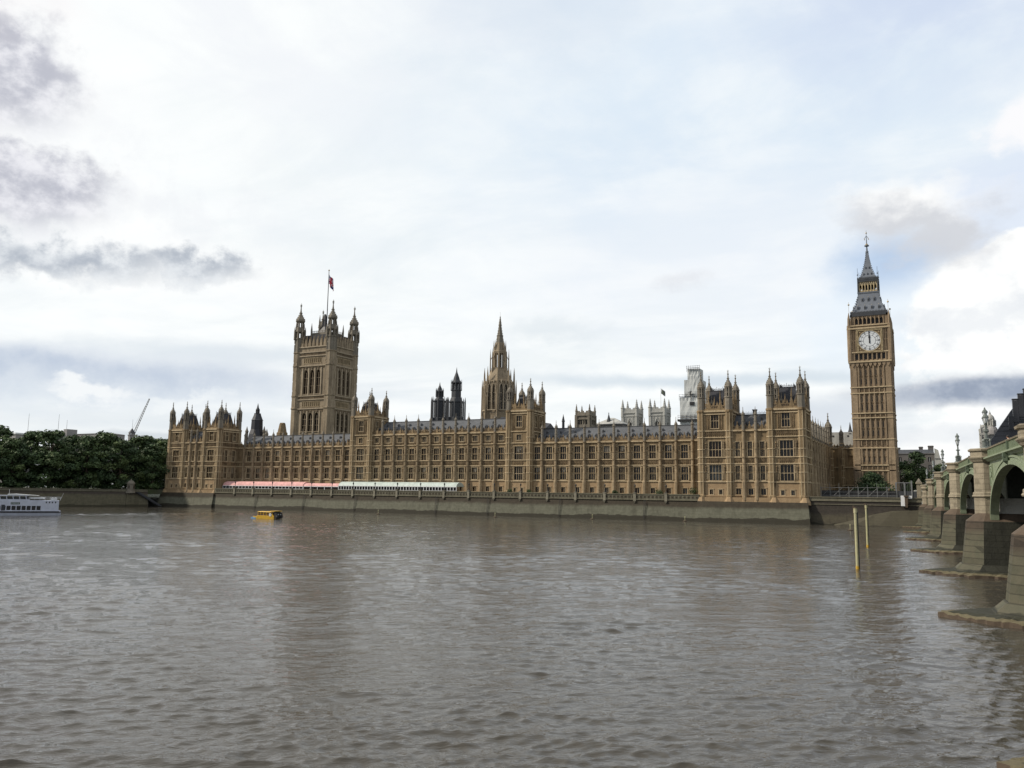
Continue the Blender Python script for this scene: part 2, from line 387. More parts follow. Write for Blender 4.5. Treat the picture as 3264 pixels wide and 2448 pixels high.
def copy_tree(o, mw, children=None):
    """copy a thing and its parts so the copy stands at mw"""
    c = o.copy(); COL.objects.link(c); WM[c.name] = mw; c.matrix_basis = mw
    def kids(src, dst, delta):
        for ch in list(src.children):
            d = ch.copy(); COL.objects.link(d); d.parent = dst
            m = delta @ WM[ch.name]; WM[d.name] = m
            d.matrix_parent_inverse = WM[dst.name].inverted(); d.matrix_basis = m
            kids(ch, d, delta)
    kids(o, c, mw @ WM[o.name].inverted())
    return c
ORD = 'first second third fourth fifth sixth seventh eighth ninth tenth eleventh twelfth thirteenth fourteenth fifteenth sixteenth seventeenth eighteenth nineteenth twentieth twenty-first twenty-second'.split()
SIDE = math.pi/2          # turns a front (facing -Y) into a face looking to +X

# ================================================================== gothic kit
CACHE = {}
GL = [glass_dark, glass_blue, glass_blind, glass_brown]
def window_mesh(wd, h, lights=4, transoms=(.48,), g=0, arch=False, frame=.14):
    """mullioned window; origin at the middle of the sill in the wall's face"""
    key = (round(wd,2), round(h,2), lights, transoms, g, arch)
    if key in CACHE: return CACHE[key]
    b = MB(); a = wd/2
    b.quad((-a,.42,0), (a,.42,0), (a,.42,h), (-a,.42,h), 1)
    if g in (4, 5):                                        # blinds part drawn
        for i in range(lights):
            if g == 5 and i == 0: continue
            zb = h*(.5 if g == 4 else .5+.12*i); b.quad((-a+wd*i/lights,.40,zb), (-a+wd*(i+1)/lights,.40,zb), (-a+wd*(i+1)/lights,.40,h), (-a+wd*i/lights,.40,h), 2)
    for i in range(1, lights):
        x = -a+wd*i/lights; b.box(x-.04, x+.04, .2, .41, 0, h)
    for t in transoms:
        b.box(-a, a, .15, .405, h*t-.07, h*t+.07)
    # cusped heads under each transom and at the top
    for t in (*transoms, 1.0):
        for i in range(lights):
            x0 = -a+wd*i/lights; x1 = x0+wd/lights; zt = h*t-.02; d = (x1-x0)*.36
            for sx, x in ((1, x0), (-1, x1)):
                b.poly([(x, zt), (x+sx*d, zt), (x+sx*d*.35, zt-d*.55), (x, zt-d*1.25)], .22, .4)
    if arch:
        n = 8; pts = []
        for sgn in (-1, 1):
            pts = [(sgn*a, h-wd*.75), (sgn*a, h)]+[(0, h)]+[(sgn*a*(i/n), h-wd*.75+wd*.75*(1-(i/n)**1.7)) for i in range(0, n)]
            b.poly(pts, .02, .3)
    # moulded surround, sill and hood
    f = frame
    b.box(-a-f, -a, -.10, .1, -.05, h+f); b.box(a, a+f, -.10, .1, -.05, h+f)
    b.box(-a, a, -.10, .1, h, h+f); b.box(-a-f*1.5, a+f*1.5, -.2, .15, -.24, -.05)
    b.box(-a-f*1.6, a+f*1.6, -.18, -.02, h+f, h+f+.12)
    me = b.mesh('window', [trim, GL[g if g < 4 else 0], glass_blind]); CACHE[key] = me
    return me
def window(parent, base, u, z, wd, h, lights=4, transoms=(.48,), g=None, arch=False, name='window', frame=.14):
    g = random.choices([0, 1, 2, 3, 4, 5], [7, 1.3, .4, 3, 1.2, 1.0])[0] if g is None else g
    return put(name, window_mesh(wd, h, lights, transoms, g, arch, frame), parent, base @ T(u, 0, z))

def spirelet(b, x, y, z, r, h, m=0, n=8, crockets=True):
    """swelling ogee cap with crockets and a finial"""
    b.prism(x, y, [(z, r*1.15), (z+h*.04, r*1.18), (z+h*.08, r*1.0), (z+h*.18, r*.92), (z+h*.27, r*.62), (z+h*.36, r*.34), (z+h*.52, r*.19), (z+h*.74, r*.12), (z+h*.80, r*.10)], n, m)
    b.ball((x, y, z+h*.74), r*.24, m, 6); b.ball((x, y, z+h*.86), r*.15, m, 6)
    b.prism(x, y, [(z+h*.78, r*.09), (z+h, .025)], 4, m)
    b.box(x-r*.3, x+r*.3, y-.05, y+.05, z+h*.91, z+h*.93, m)
    if crockets:
        for zz, rr in ((.13, 1.02), (.24, .78), (.34, .46), (.48, .27)):
            for i in range(4):
                a = math.pi/4+i*math.pi/2
                px, py = x+r*rr*math.cos(a), y+r*rr*math.sin(a); s = r*.13
                b.box(px-s, px+s, py-s, py+s, z+h*zz-s, z+h*zz+s, m)

def turret_mesh(z0, zc, zp, zt, r=1.1):
    """octagonal angle turret: solid to the parapet (zp), open lantern above, ogee cap to zt; local z from z0"""
    key = ('tur', z0, zc, zp, zt, r)
    if key in CACHE: return CACHE[key]
    b = MB(); H = zt-zp
    l0 = zp+H*.20; l1 = zp+H*.46
    b.prism(0, 0, [(z0-.2, r*1.35), (z0+1.2, r*1.35), (z0+1.6, r*1.08), (zc-.4, r*1.05), (zc-.3, r*1.22), (zc+.3, r*1.22), (zc+.4, r*1.0)], 8, 2)
    b.prism(0, 0, [(zc+.4, r*1.0), (l0-.4, r*.95), (l0-.3, r*1.1), (l0, r*1.1)])
    for i in range(8):
        a = math.pi/8+i*math.pi/4
        px, py = r*.86*math.cos(a), r*.86*math.sin(a)
        b.prism(px, py, [(l0, r*.17), (l1, r*.17)], 4)
        b.prism(px*1.12, py*1.12, [(l1-.2, r*.13), (l1+.7, .02)], 4)
        # sunk panels on the shaft shown as raised angle ribs
        b.box(r*1.1*math.cos(a)-.09, r*1.1*math.cos(a)+.09, r*1.1*math.sin(a)-.09, r*1.1*math.sin(a)+.09, z0+1.6, zc-.4, 3)
    for z in (12.0, 14.9, 17.45, 19.42, 21.8, 25.45, 27.45): b.prism(0, 0, [(z-.14, r*1.18), (z+.14, r*1.18)], 8, 3)
    b.prism(0, 0, [(l0, r*.42), (l1, r*.42)], 6, 1)
    b.prism(0, 0, [(l1, r*1.0), (l1+.35, r*1.05)])
    b.prism(0, 0, [(l0+(l1-l0)*.45-.12, r*.95), (l0+(l1-l0)*.45+.12, r*.95)])
    spirelet(b, 0, 0, l1+.3, r*.93, zt-l1-.3)
    me = b.mesh('turret', [grey_stone, lead, stone, trim]); CACHE[key] = me
    return me

def buttress_mesh(z0, strings, zcor, ztop, r=.44):
    key = ('but', z0, tuple(strings), zcor, ztop)
    if key in CACHE: return CACHE[key]
    b = MB()
    b.prism(0, -.25, [(z0, r*1.5), (12.0, r*1.5), (12.5, r*1.12), (17.4, r*1.12), (17.6, r*1.0), (zcor+.2, r*.95)], 8, 0, sy=1.3)
    for z in (*strings, zcor): b.prism(0, -.25, [(z-.16, r*1.35), (z+.16, r*1.35)], 8, 0, sy=1.3)
    for z in (14.9, 21.8): b.prism(0, -.25, [(z-.08, r*1.2), (z+.08, r*1.2)], 8, 0, sy=1.3)
    zm = zcor+(ztop-zcor)*.38; zs = zcor+(ztop-zcor)*.66
    b.prism(0, -.2, [(zcor+.2, r*1.0), (zm, r*.95), (zm+.05, r*1.15), (zm+.25, r*1.15), (zm+.3, r*.9), (zs, r*.88)], 8, 1)
    spirelet(b, 0, -.2, zs, r*1.08, ztop-zs, 1, 8, True)
    me = b.mesh('buttress', [butt_m, grey_stone]); CACHE[key] = me
    return me

def string_course(b, u0, u1, z, h=.28, p=.28, m=None, low=0):
    b.box(u0, u1, -p, .02, z-h/2, z+h/2, TRIM if m is None else m); b.box(u0, u1, -p*.5, .02, z-h, z-h/2, low if m is None else m)
TRIM = 3
def shields(b, u0, u1, z0, z1, m=1):
    """a band of carved panels: frames, shields and foliage bosses standing off the wall"""
    n = max(2, round((u1-u0)/.62)); dw = (u1-u0)/n
    for i in range(n):
        a = u0+dw*i
        b.box(a-.05, a+.05, -.16, .02, z0, z1, 0)
        cx = a+dw/2; h = z1-z0
        s = random.uniform(.7, 1.1)
        b.poly([(cx-.19*s, z0+h*.78), (cx+.19*s, z0+h*.78), (cx+.17*s, z0+h*.42), (cx, z0+h*.22), (cx-.17*s, z0+h*.42)], -.14, .02, m)
        for q in range(3):
            x = cx+random.uniform(-.2, .2); z = z0+h*random.uniform(.08, .92); r = random.uniform(.05, .09)
            b.box(x-r, x+r, -random.uniform(.08, .2), .02, z-r, z+r, m)
def blind_tracery(b, u0, u1, z0, z1, m=3):
    """narrow sunk panels between window and buttress"""
    wd = u1-u0
    if wd < .3: return
    b.box(u0, u1, -.04, .02, z0, z1, 1)
    n = max(1, round(wd/.45))
    for i in range(n+1):
        x = u0+wd*i/n; b.box(x-.06, x+.06, -.16, .02, z0, z1, m)
    zm = (z0+z1)/2
    b.box(u0, u1, -.13, .02, zm-.1, zm+.1, m)
    for zt in (zm-.12, z1-.05):
        b.box(u0, u1, -.12, .02, zt-.28, zt, 1)
    cx = (u0+u1)/2                                   # statue on a corbel under a canopy
    zs = z0+(z1-z0)*.55
    b.prism(cx, -.2, [(zs, .16), (zs+.25, .2), (zs+.9, .14), (zs+1.1, .09)], 6, 1)
    b.box(cx-.2, cx+.2, -.4, .02, zs-.22, zs, 0); b.prism(cx, -.2, [(zs+1.25, .24), (zs+1.9, .03)], 6, 0)
def parapet(b, u0, u1, z, h, gable=True):
    """pierced parapet with small merlons, and a gablet with a finial in the middle"""
    b.box(u0, u1, -.14, .3, z, z+h*.3); b.box(u0, u1, -.1, .24, z+h*.62, z+h*.72)
    n = max(3, round((u1-u0)/.55)); dw = (u1-u0)/n
    for i in range(n):
        x = u0+dw*(i+.5)
        b.box(x-dw*.36, x+dw*.36, -.05, .2, z+h*.3, z+h*.62, 1)
        if i % 2 == 0:
            b.box(x-dw*.42, x+dw*.42, -.1, .24, z+h*.72, z+h*1.0)
            b.prism(x, .07, [(z+h, .12), (z+h*1.28, .015)], 4)
    if gable:
        c = (u0+u1)/2; s = min(.5, (u1-u0)*.15)
        b.poly([(c-s, z+h*.3), (c+s, z+h*.3), (c+s*.8, z+h*.95), (c, z+h*1.3), (c-s*.8, z+h*.95)], -.18, .28)
        b.prism(c, .05, [(z+h*1.25, .1), (z+h*1.5, .15), (z+h*1.85, .02)], 6)

LOW, UPP = (12.62, 4.2), (19.62, 4.35)               # sill heights and heights of the two main floors
def bay(b, u0, u1, holes, wlist, win_w, attic=False, base_win=True, small_w=1.55):
    """carving of one bay between buttresses; windows are remembered for later"""
    c = (u0+u1)/2; a = win_w/2
    for z, h in (LOW, UPP):
        holes.append((c-a, c+a, z, z+h)); wlist.append(('window', c, z, win_w, h))
        for s0, s1 in ((u0+.15, c-a-.2), (c+a+.2, u1-.15)): blind_tracery(b, s0, s1, z+.1, z+h+.4)
    shields(b, c-a-.3, c+a+.3, 17.65, 19.2)
    for s0, s1 in ((u0, c-a-.35), (c+a+.35, u1)):
        b.box(s0, s1, -.1, .02, 17.8, 19.1, 1)
    if base_win:
        holes.append((c-.72, c+.72, 8.25, 10.0)); wlist.append(('basement_window', c, 8.25, 1.44, 1.75))
        b.box(c-1.0, c+1.0, -.14, .02, 10.05, 10.25, 2)
    if attic:
        holes.append((c-.95, c+.95, 26.5, 28.4)); wlist.append(('attic_window', c, 26.5, 1.9, 1.9))
        for s0, s1 in ((u0+.2, c-1.2), (c+1.2, u1-.2)): b.box(s0, s1, -.12, .02, 25.9, 28.7, 1)
        for s0, s1 in ((u0+.5, c-1.35), (c+1.35, u1-.5)): b.box(s0, s1, -.2, .02, 26.2, 28.4, 0)
        shields(b, c-1.0, c+1.0, 25.55, 26.3)
def place_windows(o, mw, wlist):
    for nm, c, z, wd, h in wlist:
        if nm == 'window':
            lights = 3 if wd < 3 else 4
            window(o, mw, c, z, wd, h, lights)
        elif nm == 'basement_window': window(o, mw, c, z, wd, h, 2, (), random.choice([0, 0, 1, 3]), name=nm, frame=.2)
        else: window(o, mw, c, z, wd, h, 3, (), random.choice([0, 1, 1]), name=nm)
def roof_part(parent, mw, u0, u1, z0, z1, y0, y1, dorm_pitch=2.67, m=slate, u_start=None):
    b = MB(); y2 = 2*y1-y0
    b.quad((u0,y0,z0), (u1,y0,z0), (u1,y1,z1), (u0,y1,z1)); b.quad((u1,y2,z0), (u0,y2,z0), (u0,y1,z1), (u1,y1,z1))
    b.add([(u0,y0,z0),(u0,y1,z1),(u0,y2,z0)], [(0,1,2)]); b.add([(u1,y0,z0),(u1,y2,z0),(u1,y1,z1)], [(0,1,2)])
    b.box(u0, u1, y1-.15, y1+.15, z1-.1, z1+.25, 1)
    k = (y1-y0)/(z1-z0)
    for row, (fz, sc) in enumerate(((.27, 1.0), (.66, .62))):   # gabled roof ventilators in two rows
        x = u0+dorm_pitch*(.5 if row == 0 else 1.0)
        while x < u1-.5:
            z = z0+(z1-z0)*fz; yy = y0+(z-z0)*k
            s = .42*sc
            b.poly([(x-s, z-.1), (x+s, z-.1), (x+s, z+.8*sc), (x, z+1.45*sc), (x-s, z+.8*sc)], yy-.35, yy+1.0*sc, 2)
            b.poly([(x-s*.65, z+.05), (x+s*.65, z+.05), (x+s*.65, z+.7*sc), (x, z+1.1*sc), (x-s*.65, z+.7*sc)], yy-.37, yy-.3, 3)
            x += dorm_pitch*(1 if row == 0 else 2)
    return put('roof', b.mesh('roof', [m, lead, slate, black]), parent, mw)

# ================================================================== the palace by the river
F0, F1 = 252.5, 262.3
XN, XS = -35.0, -301.0                                # north and south corners; the front is symmetrical about x = -168
palace = thing('palace', 'long honey-coloured gothic palace with rows of tall windows, standing along the far river bank', 'building', T(-168, F1, 7.2))
STONES = [stone, carved, warm, trim]

def palace_range(u0, u1, Y, butts, attic, win_w=2.25, terr=True, zbase=7.2, mw=None, end_bays=(True, True), roof=(25.6, 31.0, .8, 9.0), base_win=True, zcor=None, pin=None, label=None):
    """one stretch of the river front between towers"""
    xc = (u0+u1)/2
    mw = T(xc, Y, 0) if mw is None else mw
    sh = lambda x: x-xc
    b = MB(); holes = []; wl = []
    zc = zcor or (29.5 if attic else 25.35)
    edges = [u0]+list(butts)+[u1]
    for i in range(len(edges)-1):
        if (i == 0 and not end_bays[0]) or (i == len(edges)-2 and not end_bays[1]): continue
        bay(b, sh(edges[i])+.45, sh(edges[i+1])-.45, holes, wl, win_w, attic, base_win)
    A, B = sh(u0), sh(u1)
    low = [h for h in holes if h[3] < 12.2]; high = [h for h in holes if h[2] > 12.2]
    b.wall(A, B, zbase, 12.2, low, 2); b.wall(A, B, 12.2, zc, high, 0)
    b.quad((A,1.2,zc),(B,1.2,zc),(B,0,zc),(A,0,zc))
    b.box(A, B, .55, .9, zbase, zc)                    # inner leaf behind the openings
    strs = [12.2, 17.45, 19.42]+([25.35] if attic else [])
    for z in strs: string_course(b, A, B, z)
    string_course(b, A, B, 8.0, .3, .3, 2)
    string_course(b, A, B, zc, .4, .42)
    for z in (14.9, 21.8): b.box(A, B, -.08, .02, z-.07, z+.07)
    for i in range(len(edges)-1):
        parapet(b, sh(edges[i])+.4, sh(edges[i+1])-.4, zc+.2, 1.45)
    o = put('range_wall', b.mesh('range_wall', STONES), palace, mw)
    place_windows(o, mw, wl)
    ztop = pin or (37.05 if attic else 33.15)
    for x in butts: put('buttress', buttress_mesh(zbase, strs, zc, ztop), o, mw @ T(sh(x), 0, 0))
    if roof:
        roof_part(palace, mw, A+.2, B-.2, zc+.3 if roof[0] is None else roof[0], roof[1], roof[2], roof[3])
    return o
nb = [-70.66-5.34*k for k in range(11)][::-1]
north_wing = palace_range(-127.9, -66.2, F1, nb, False, end_bays=(True, False))
sb = [-336-x for x in nb][::-1]
south_wing = palace_range(-269.8, -208.1, F1, sb, False, end_bays=(False, True))
cb = [-168+5.56*(k+.5) for k in range(-5, 5)]
centre = palace_range(-198.1, -137.9, F1, cb, True, roof=(29.7, 35.2, .8, 9.0))

def pavilion_roof(parent, mw, hw, y0, y1, z0, z1, steep=.32):
    """steep hipped roof cut off flat, with iron cresting and gabled dormers"""
    b = MB(); yc = (y0+y1)/2; hd = (y1-y0)/2
    zm = z0+(z1-z0)*.86
    k = .46
    def ring(z, f): return [(-hw*f, yc-hd*f, z), (hw*f, yc-hd*f, z), (hw*f, yc+hd*f, z), (-hw*f, yc+hd*f, z)]
    rr = ring(z0, 1)+ring(z0+(z1-z0)*.5, .80)+ring(zm, .62)+ring(zm+.25, .64)
    b.add(rr, [(4*j+i, 4*j+(i+1)%4, 4*j+4+(i+1)%4, 4*j+4+i) for j in range(3) for i in range(4)]+[(12,13,14,15)])
    f = .62
    for i in range(9):                                  # cresting along the top edges
        t = -1+i*.25
        for x, y in ((t*hw*f, yc-hd*f), (hw*f, yc+t*hd*f), (t*hw*f, yc+hd*f), (-hw*f, yc+t*hd*f)):
            b.box(x-.05, x+.05, y-.05, y+.05, zm+.2, z1+(.35 if i % 4 == 0 else 0), 1)
    b.box(-hw*f, hw*f, yc-hd*f-.03, yc-hd*f+.03, zm+.55, zm+.65, 1); b.box(hw*f-.03, hw*f+.03, yc-hd*f, yc+hd*f, zm+.55, zm+.65, 1)
    for x in (-hw*.45, hw*.45):                          # stone dormers with finials, front and side
        b.box(x-.5, x+.5, yc-hd*.98, yc-hd*.6, z0, z0+2.3, 2); b.prism(x, yc-hd*.9, [(z0+2.3, .5), (z0+3.6, .12), (z0+5.2, .03)], 4, 2)
    for t in (-.45, .45):
        y = yc+t*hd
        b.box(hw*.6, hw*.98, y-.5, y+.5, z0, z0+2.3, 2); b.prism(hw*.9, y, [(z0+2.3, .5), (z0+3.6, .12), (z0+5.2, .03)], 4, 2)
    return put('tower_roof', b.mesh('tower_roof', [dark_slate, black, grey_stone]), parent, mw)

def pavilion_tower(u0, u1, Y, D, zbase, zc, zpar, zroof, ztur, extra, wide=3.72, top=(28.2, 4.9, 2.3), label=None):
    """square tower of the front, D deep, with four angle turrets and windows on its river and north faces"""
    xc = (u0+u1)/2; hw = (u1-u0)/2; mw = T(xc, Y, 0)
    b = MB(); wl = []; side_wl = []
    def face(b, A, B, wl, w_):
        holes = []
        for z, h in (LOW, UPP):
            for c, ww in w_:
                holes.append((c-ww/2, c+ww/2, z-.2, z+h+.25)); wl.append(('window', c, z-.2, ww, h+.45))
            lo = [A+1.3]+[v for c, ww in w_ for v in (c-ww/2-.2, c+ww/2+.2)]+[B-1.3]
            for i in range(0, len(lo), 2): blind_tracery(b, lo[i], lo[i+1], z+.1, z+h+.3)
        for c, ww in w_: shields(b, c-ww/2-.2, c+ww/2+.2, 17.65, 19.2)
        for c in ([w_[0][0]-1.4, w_[0][0]+1.45] if len(w_) == 1 else [c for c, _ in w_]):
            holes.append((c-.5, c+.5, 8.2, 9.6)); wl.append(('basement_window', c, 8.2, 1.0, 1.4))
        for z, h, ww in extra:
            for c in ([0] if len(w_) == 1 else [c for c, _ in w_]):
                if len(w_) > 1: ww = min(ww, 1.7)
                holes.append((c-ww/2, c+ww/2, z, z+h)); wl.append(('attic_window' if h < 3 else 'window', c, z, ww, h))
                if h > 3:
                    for s in (-1, 1):
                        for q in (.45, 1.05): b.box(c+s*(ww/2+q)-.07, c+s*(ww/2+q)+.07, -.2, .02, z-.2, z+h, 0)
                        b.box(*sorted((c+s*(ww/2+.45), c+s*(ww/2+1.05))), -.1, .02, z+.3, z+h*.45, 1); b.box(*sorted((c+s*(ww/2+.45), c+s*(ww/2+1.05))), -.12, .02, z+h*.6, z+h*.95, 1)
                    shields(b, c-ww/2-1.1, c+ww/2+1.1, z-1.15, z-.15)
        low = [h for h in holes if h[3] < 12.2]; high = [h for h in holes if h[2] > 11.9]
        b.wall(A, B, zbase, 12.0, low, 2); b.wall(A, B, 12.0, zc, high, 0)
        for z in (12.0, 17.45, 19.42, 25.45, 27.45 if zc < 35 else 29.6): string_course(b, A, B, z)
        shields(b, A+1.2, B-1.2, 25.75, 27.1) if zc < 35 else None
        string_course(b, A, B, zc-.9, .3, .3); string_course(b, A, B, zc, .5, .45); shields(b, A+1.2, B-1.2, zc-.75, zc-.25)
        string_course(b, A, B, 7.75, .35, .35, 2)
        parapet(b, A+1.0, B-1.0, zc+.2, zpar-zc-.2, False)
        for c in (-hw*.36, hw*.36):
            s = .8; b.poly([(c-s, zc+.9), (c+s, zc+.9), (c, zpar+1.0)], -.16, .26); b.prism(c, .1, [(zc+.5, .26), (zpar+1.4, .2), (zpar+1.5, .3), (zpar+1.7, .22), (zpar+4.2, .02)], 6)
        for c in (0, -hw*.62, hw*.62): b.prism(c, .1, [(zpar-.4, .18), (zpar+.8, .15), (zpar+2.2, .02)], 6)
    face(b, -hw, hw, wl, [(0, wide)])
    sb_ = MB(); smw = mw @ T(hw, D/2, 0, SIDE)
    face(sb_, -D/2, D/2, side_wl, [(-D*.18, 1.7), (D*.18, 1.7)])
    # carry the side face into the tower's own mesh
    off = len(b.v); M = T(hw, D/2, 0, SIDE)
    b.v += [tuple(M @ Vector(v)) for v in sb_.v]; b.f += [[off+i for i in f] for f in sb_.f]; b.m += sb_.m
    # plain south and west faces
    b.quad((-hw,D,zbase), (-hw,0,zbase), (-hw,0,zc), (-hw,D,zc)); b.quad((hw,D,zbase), (-hw,D,zbase), (-hw,D,zc), (hw,D,zc))
    b.quad((-hw,0,zc), (hw,0,zc), (hw,D,zc), (-hw,D,zc)); b.box(-hw+.6, hw-.6, .6, D-.6, zbase, zc-.1)
    o = put('pavilion_tower', b.mesh('pavilion_tower', STONES), palace, mw)
    place_windows(o, mw, wl); place_windows(o, smw, side_wl)
    for x, y in ((-hw+.75, .55), (hw-.75, .55), (-hw+.75, D-.75), (hw-.75, D-.75)):
        put('turret', turret_mesh(zbase, zc, zpar, ztur), o, mw @ T(x, y, 0))
    pavilion_roof(o, mw, hw-1.9, 2.0, D-2.0, zc+.3, zroof-.3)
    return o
PAV = [(28.3, 4.7, 2.3)]
CEN = [(26.5, 1.9, 1.9), (31.2, 4.0, 2.3)]
pavilion_tower(-66, -56.1, F0, 11.6, 6.6, 33.5, 35.9, 41.4, 46.3, PAV)
pavilion_tower(-45.2, -35, F0, 11.6, 6.6, 33.5, 35.9, 41.6, 46.3, PAV)
pavilion_tower(-301, -290.8, F0, 11.6, 6.6, 33.0, 35.4, 41.0, 45.7, PAV)
pavilion_tower(-279.9, -270, F0, 11.6, 6.6, 33.0, 35.4, 41.0, 45.7, PAV)
pavilion_tower(-207.9, -198.1, F1-.7, 11, 7.2, 36.9, 39.2, 43.4, 48.5, CEN, 3.4)
pavilion_tower(-137.9, -128.1, F1-.7, 11, 7.2, 36.9, 39.2, 43.4, 48.7, CEN, 3.4)
for a, s in ((-56.1, 1), (-290.8, 1)):
    mid = palace_range(a, a+10.9, F0+.15, [a+3.63, a+7.27], False, 1.3, zbase=6.6, zcor=27.4, pin=34.6, roof=(27.6, 32.6, .8, 6.2))
b = MB()                                                 # chimney and cresting between the northern towers
b.box(-.55, .55, -.5, .5, 31, 34.0); b.box(-.7, .7, -.65, .65, 34.0, 34.3)
put('chimney', b.mesh('chimney', [lead]), palace, T(-50.2, 258.9, 0))
b = MB()
for i in range(26): x = -55.6+i*.4; b.box(x-.035, x+.035, -.03, .03, 32.6, 33.5+.25*(i % 2))
b.box(-55.8, -45.3, -.03, .03, 33.1, 33.2)
put('roof_cresting', b.mesh('roof_cresting', [black]), palace, T(0, 258.7, 0))
# north return front, seen almost edge on, with its row of pinnacles
def side_range(X, y0, y1, n, zc, attic=False):
    mw = T(X, (y0+y1)/2, 0, SIDE); L = (y1-y0)/2
    b = MB(); holes = []; wl = []; es = [-L+2*L*i/n for i in range(n+1)]
    for i in range(n): bay(b, es[i]+.5, es[i+1]-.5, holes, wl, 2.2, False, True)
    low = [h for h in holes if h[3] < 12.2]; high = [h for h in holes if h[2] > 12.2]
    b.wall(-L, L, 7.0, 12.2, low, 0); b.wall(-L, L, 12.2, zc, high, 0); b.box(-L, L, .55, 1.2, 7.0, zc)
    for z in (8, 12.2, 17.45, 19.42): string_course(b, -L, L, z)
    string_course(b, -L, L, zc, .4, .4)
    for i in range(n): parapet(b, es[i]+.4, es[i+1]-.4, zc+.2, 1.6)
    o = put('range_wall', b.mesh('range_wall', STONES), palace, mw); place_windows(o, mw, wl)
    for e in es[1:-1]: put('buttress', buttress_mesh(7.0, [12.2, 17.45, 19.42], zc, zc+8.0), o, mw @ T(e, 0, 0))
    roof_part(palace, mw, -L, L, zc+.2, zc+5.2, .8, 8)
    return o
ret = side_range(XN-.9, F0+11.6, 322, 9, 25.6)
put('turret', turret_mesh(7.0, 25.6, 28.0, 38.8, 1.25), ret, T(XN-1.3, 322.6, 0))
b = MB()                                                 # lower block joining the palace to the clock tower
b.wall(-6, 12, 7, 25.6, [(0, 2.2, 19.4, 23), (3.4, 5.6, 12, 17)], 0); b.box(-6, 12, .5, 7, 7, 25.5)
for z in (12.2, 18.7, 25.6): string_course(b, -6, 12, z, .35, .3)
for x in (-3, 2.8): b.box(x-.5, x+.5, -.6, .02, 7, 26)
parapet(b, -6, 12, 25.8, 1.2, False)
lk = put('range_wall', b.mesh('range_wall', STONES), palace, T(-30, 325, 0))
b = MB(); b.box(-7, 14, 3, 9, 27.0, 32.2)
for i in range(7): b.box(-6+i*2.6, -5.5+i*2.6, 2.9, 3.05, 30.4, 31.0, 1)
put('roof', b.mesh('roof', [pale_stone, black]), palace, T(-30, 330, 0))
put('turret', turret_mesh(7.0, 26.0, 28.0, 34.2, .75), lk, T(-32.2, 325.4, 0))
b = MB(); b.prism(0, 0, [(31.5, 1.1), (33.2, .5), (36.0, .05)], 8); put('fleche', b.mesh('fleche', [lead]), lk, T(-29.8, 334, 0))

# ================================================================== tall towers
def arch_pts(a, z0, zs, zt, n=7):
    """pointed arch outline, half width a"""
    L = [(-a, z0)]+[(-a+a*(1-math.cos(t*math.pi/2)), zs+(zt-zs)*math.sin(t*math.pi/2)**.9) for t in [i/n for i in range(n+1)]]
    return L+[(-x, z) for x, z in L[::-1][1:]]
def arch_window(wd, h, lights, g, st, key, spring=.68):
    k = ('aw', wd, h, lights, g, key)
    if k in CACHE: return CACHE[k]
    b = MB(); a = wd/2; n = 7
    b.quad((-a,.75,0), (a,.75,0), (a,.75,h), (-a,.75,h), 1)
    for s in (-1, 1):                                      # stone filling the corners over the arch
        pts = [(s*a, h*spring), (s*a, h), (0, h)]+[(s*(a-a*(1-math.cos(t*math.pi/2))), h*spring+h*(1-spring)*math.sin(t*math.pi/2)**.9) for t in [i/n for i in range(n, -1, -1)]]
        b.poly(pts[:-1], .0, .7)
    for i in range(1, lights): x = -a+wd*i/lights; b.box(x-.1, x+.1, .3, .74, 0, h*.9)
    for t in (.33, .66): b.box(-a, a, .32, .74, h*t-.1, h*t+.1)
    b.box(-a-.3, a+.3, -.35, .1, -.4, 0)
    for s in (-1, 1): b.prism(s*(a+.18), -.1, [(-.2, .2), (h*.75, .2), (h*1.12, .03)], 6)
    for i in range(n):                                     # ogee hood with finial
        t0, t1 = i/n, (i+1)/n
        for s in (-1, 1):
            p = lambda t: (s*(a-a*(1-math.cos(t*math.pi/2)))*1.05, h*spring+h*(1-spring)*1.08*math.sin(t*math.pi/2)**.9)
            (x0, z0), (x1, z1) = p(t0), p(t1); b.tube((x0,-.1,z0), (x1,-.1,z1), .16, n=5)
    b.prism(0, -.15, [(h*1.04, .22), (h*1.1, .3), (h*1.22, .03)], 6)
    me = b.mesh('window', [st, GL[g]]); CACHE[k] = me
    return me

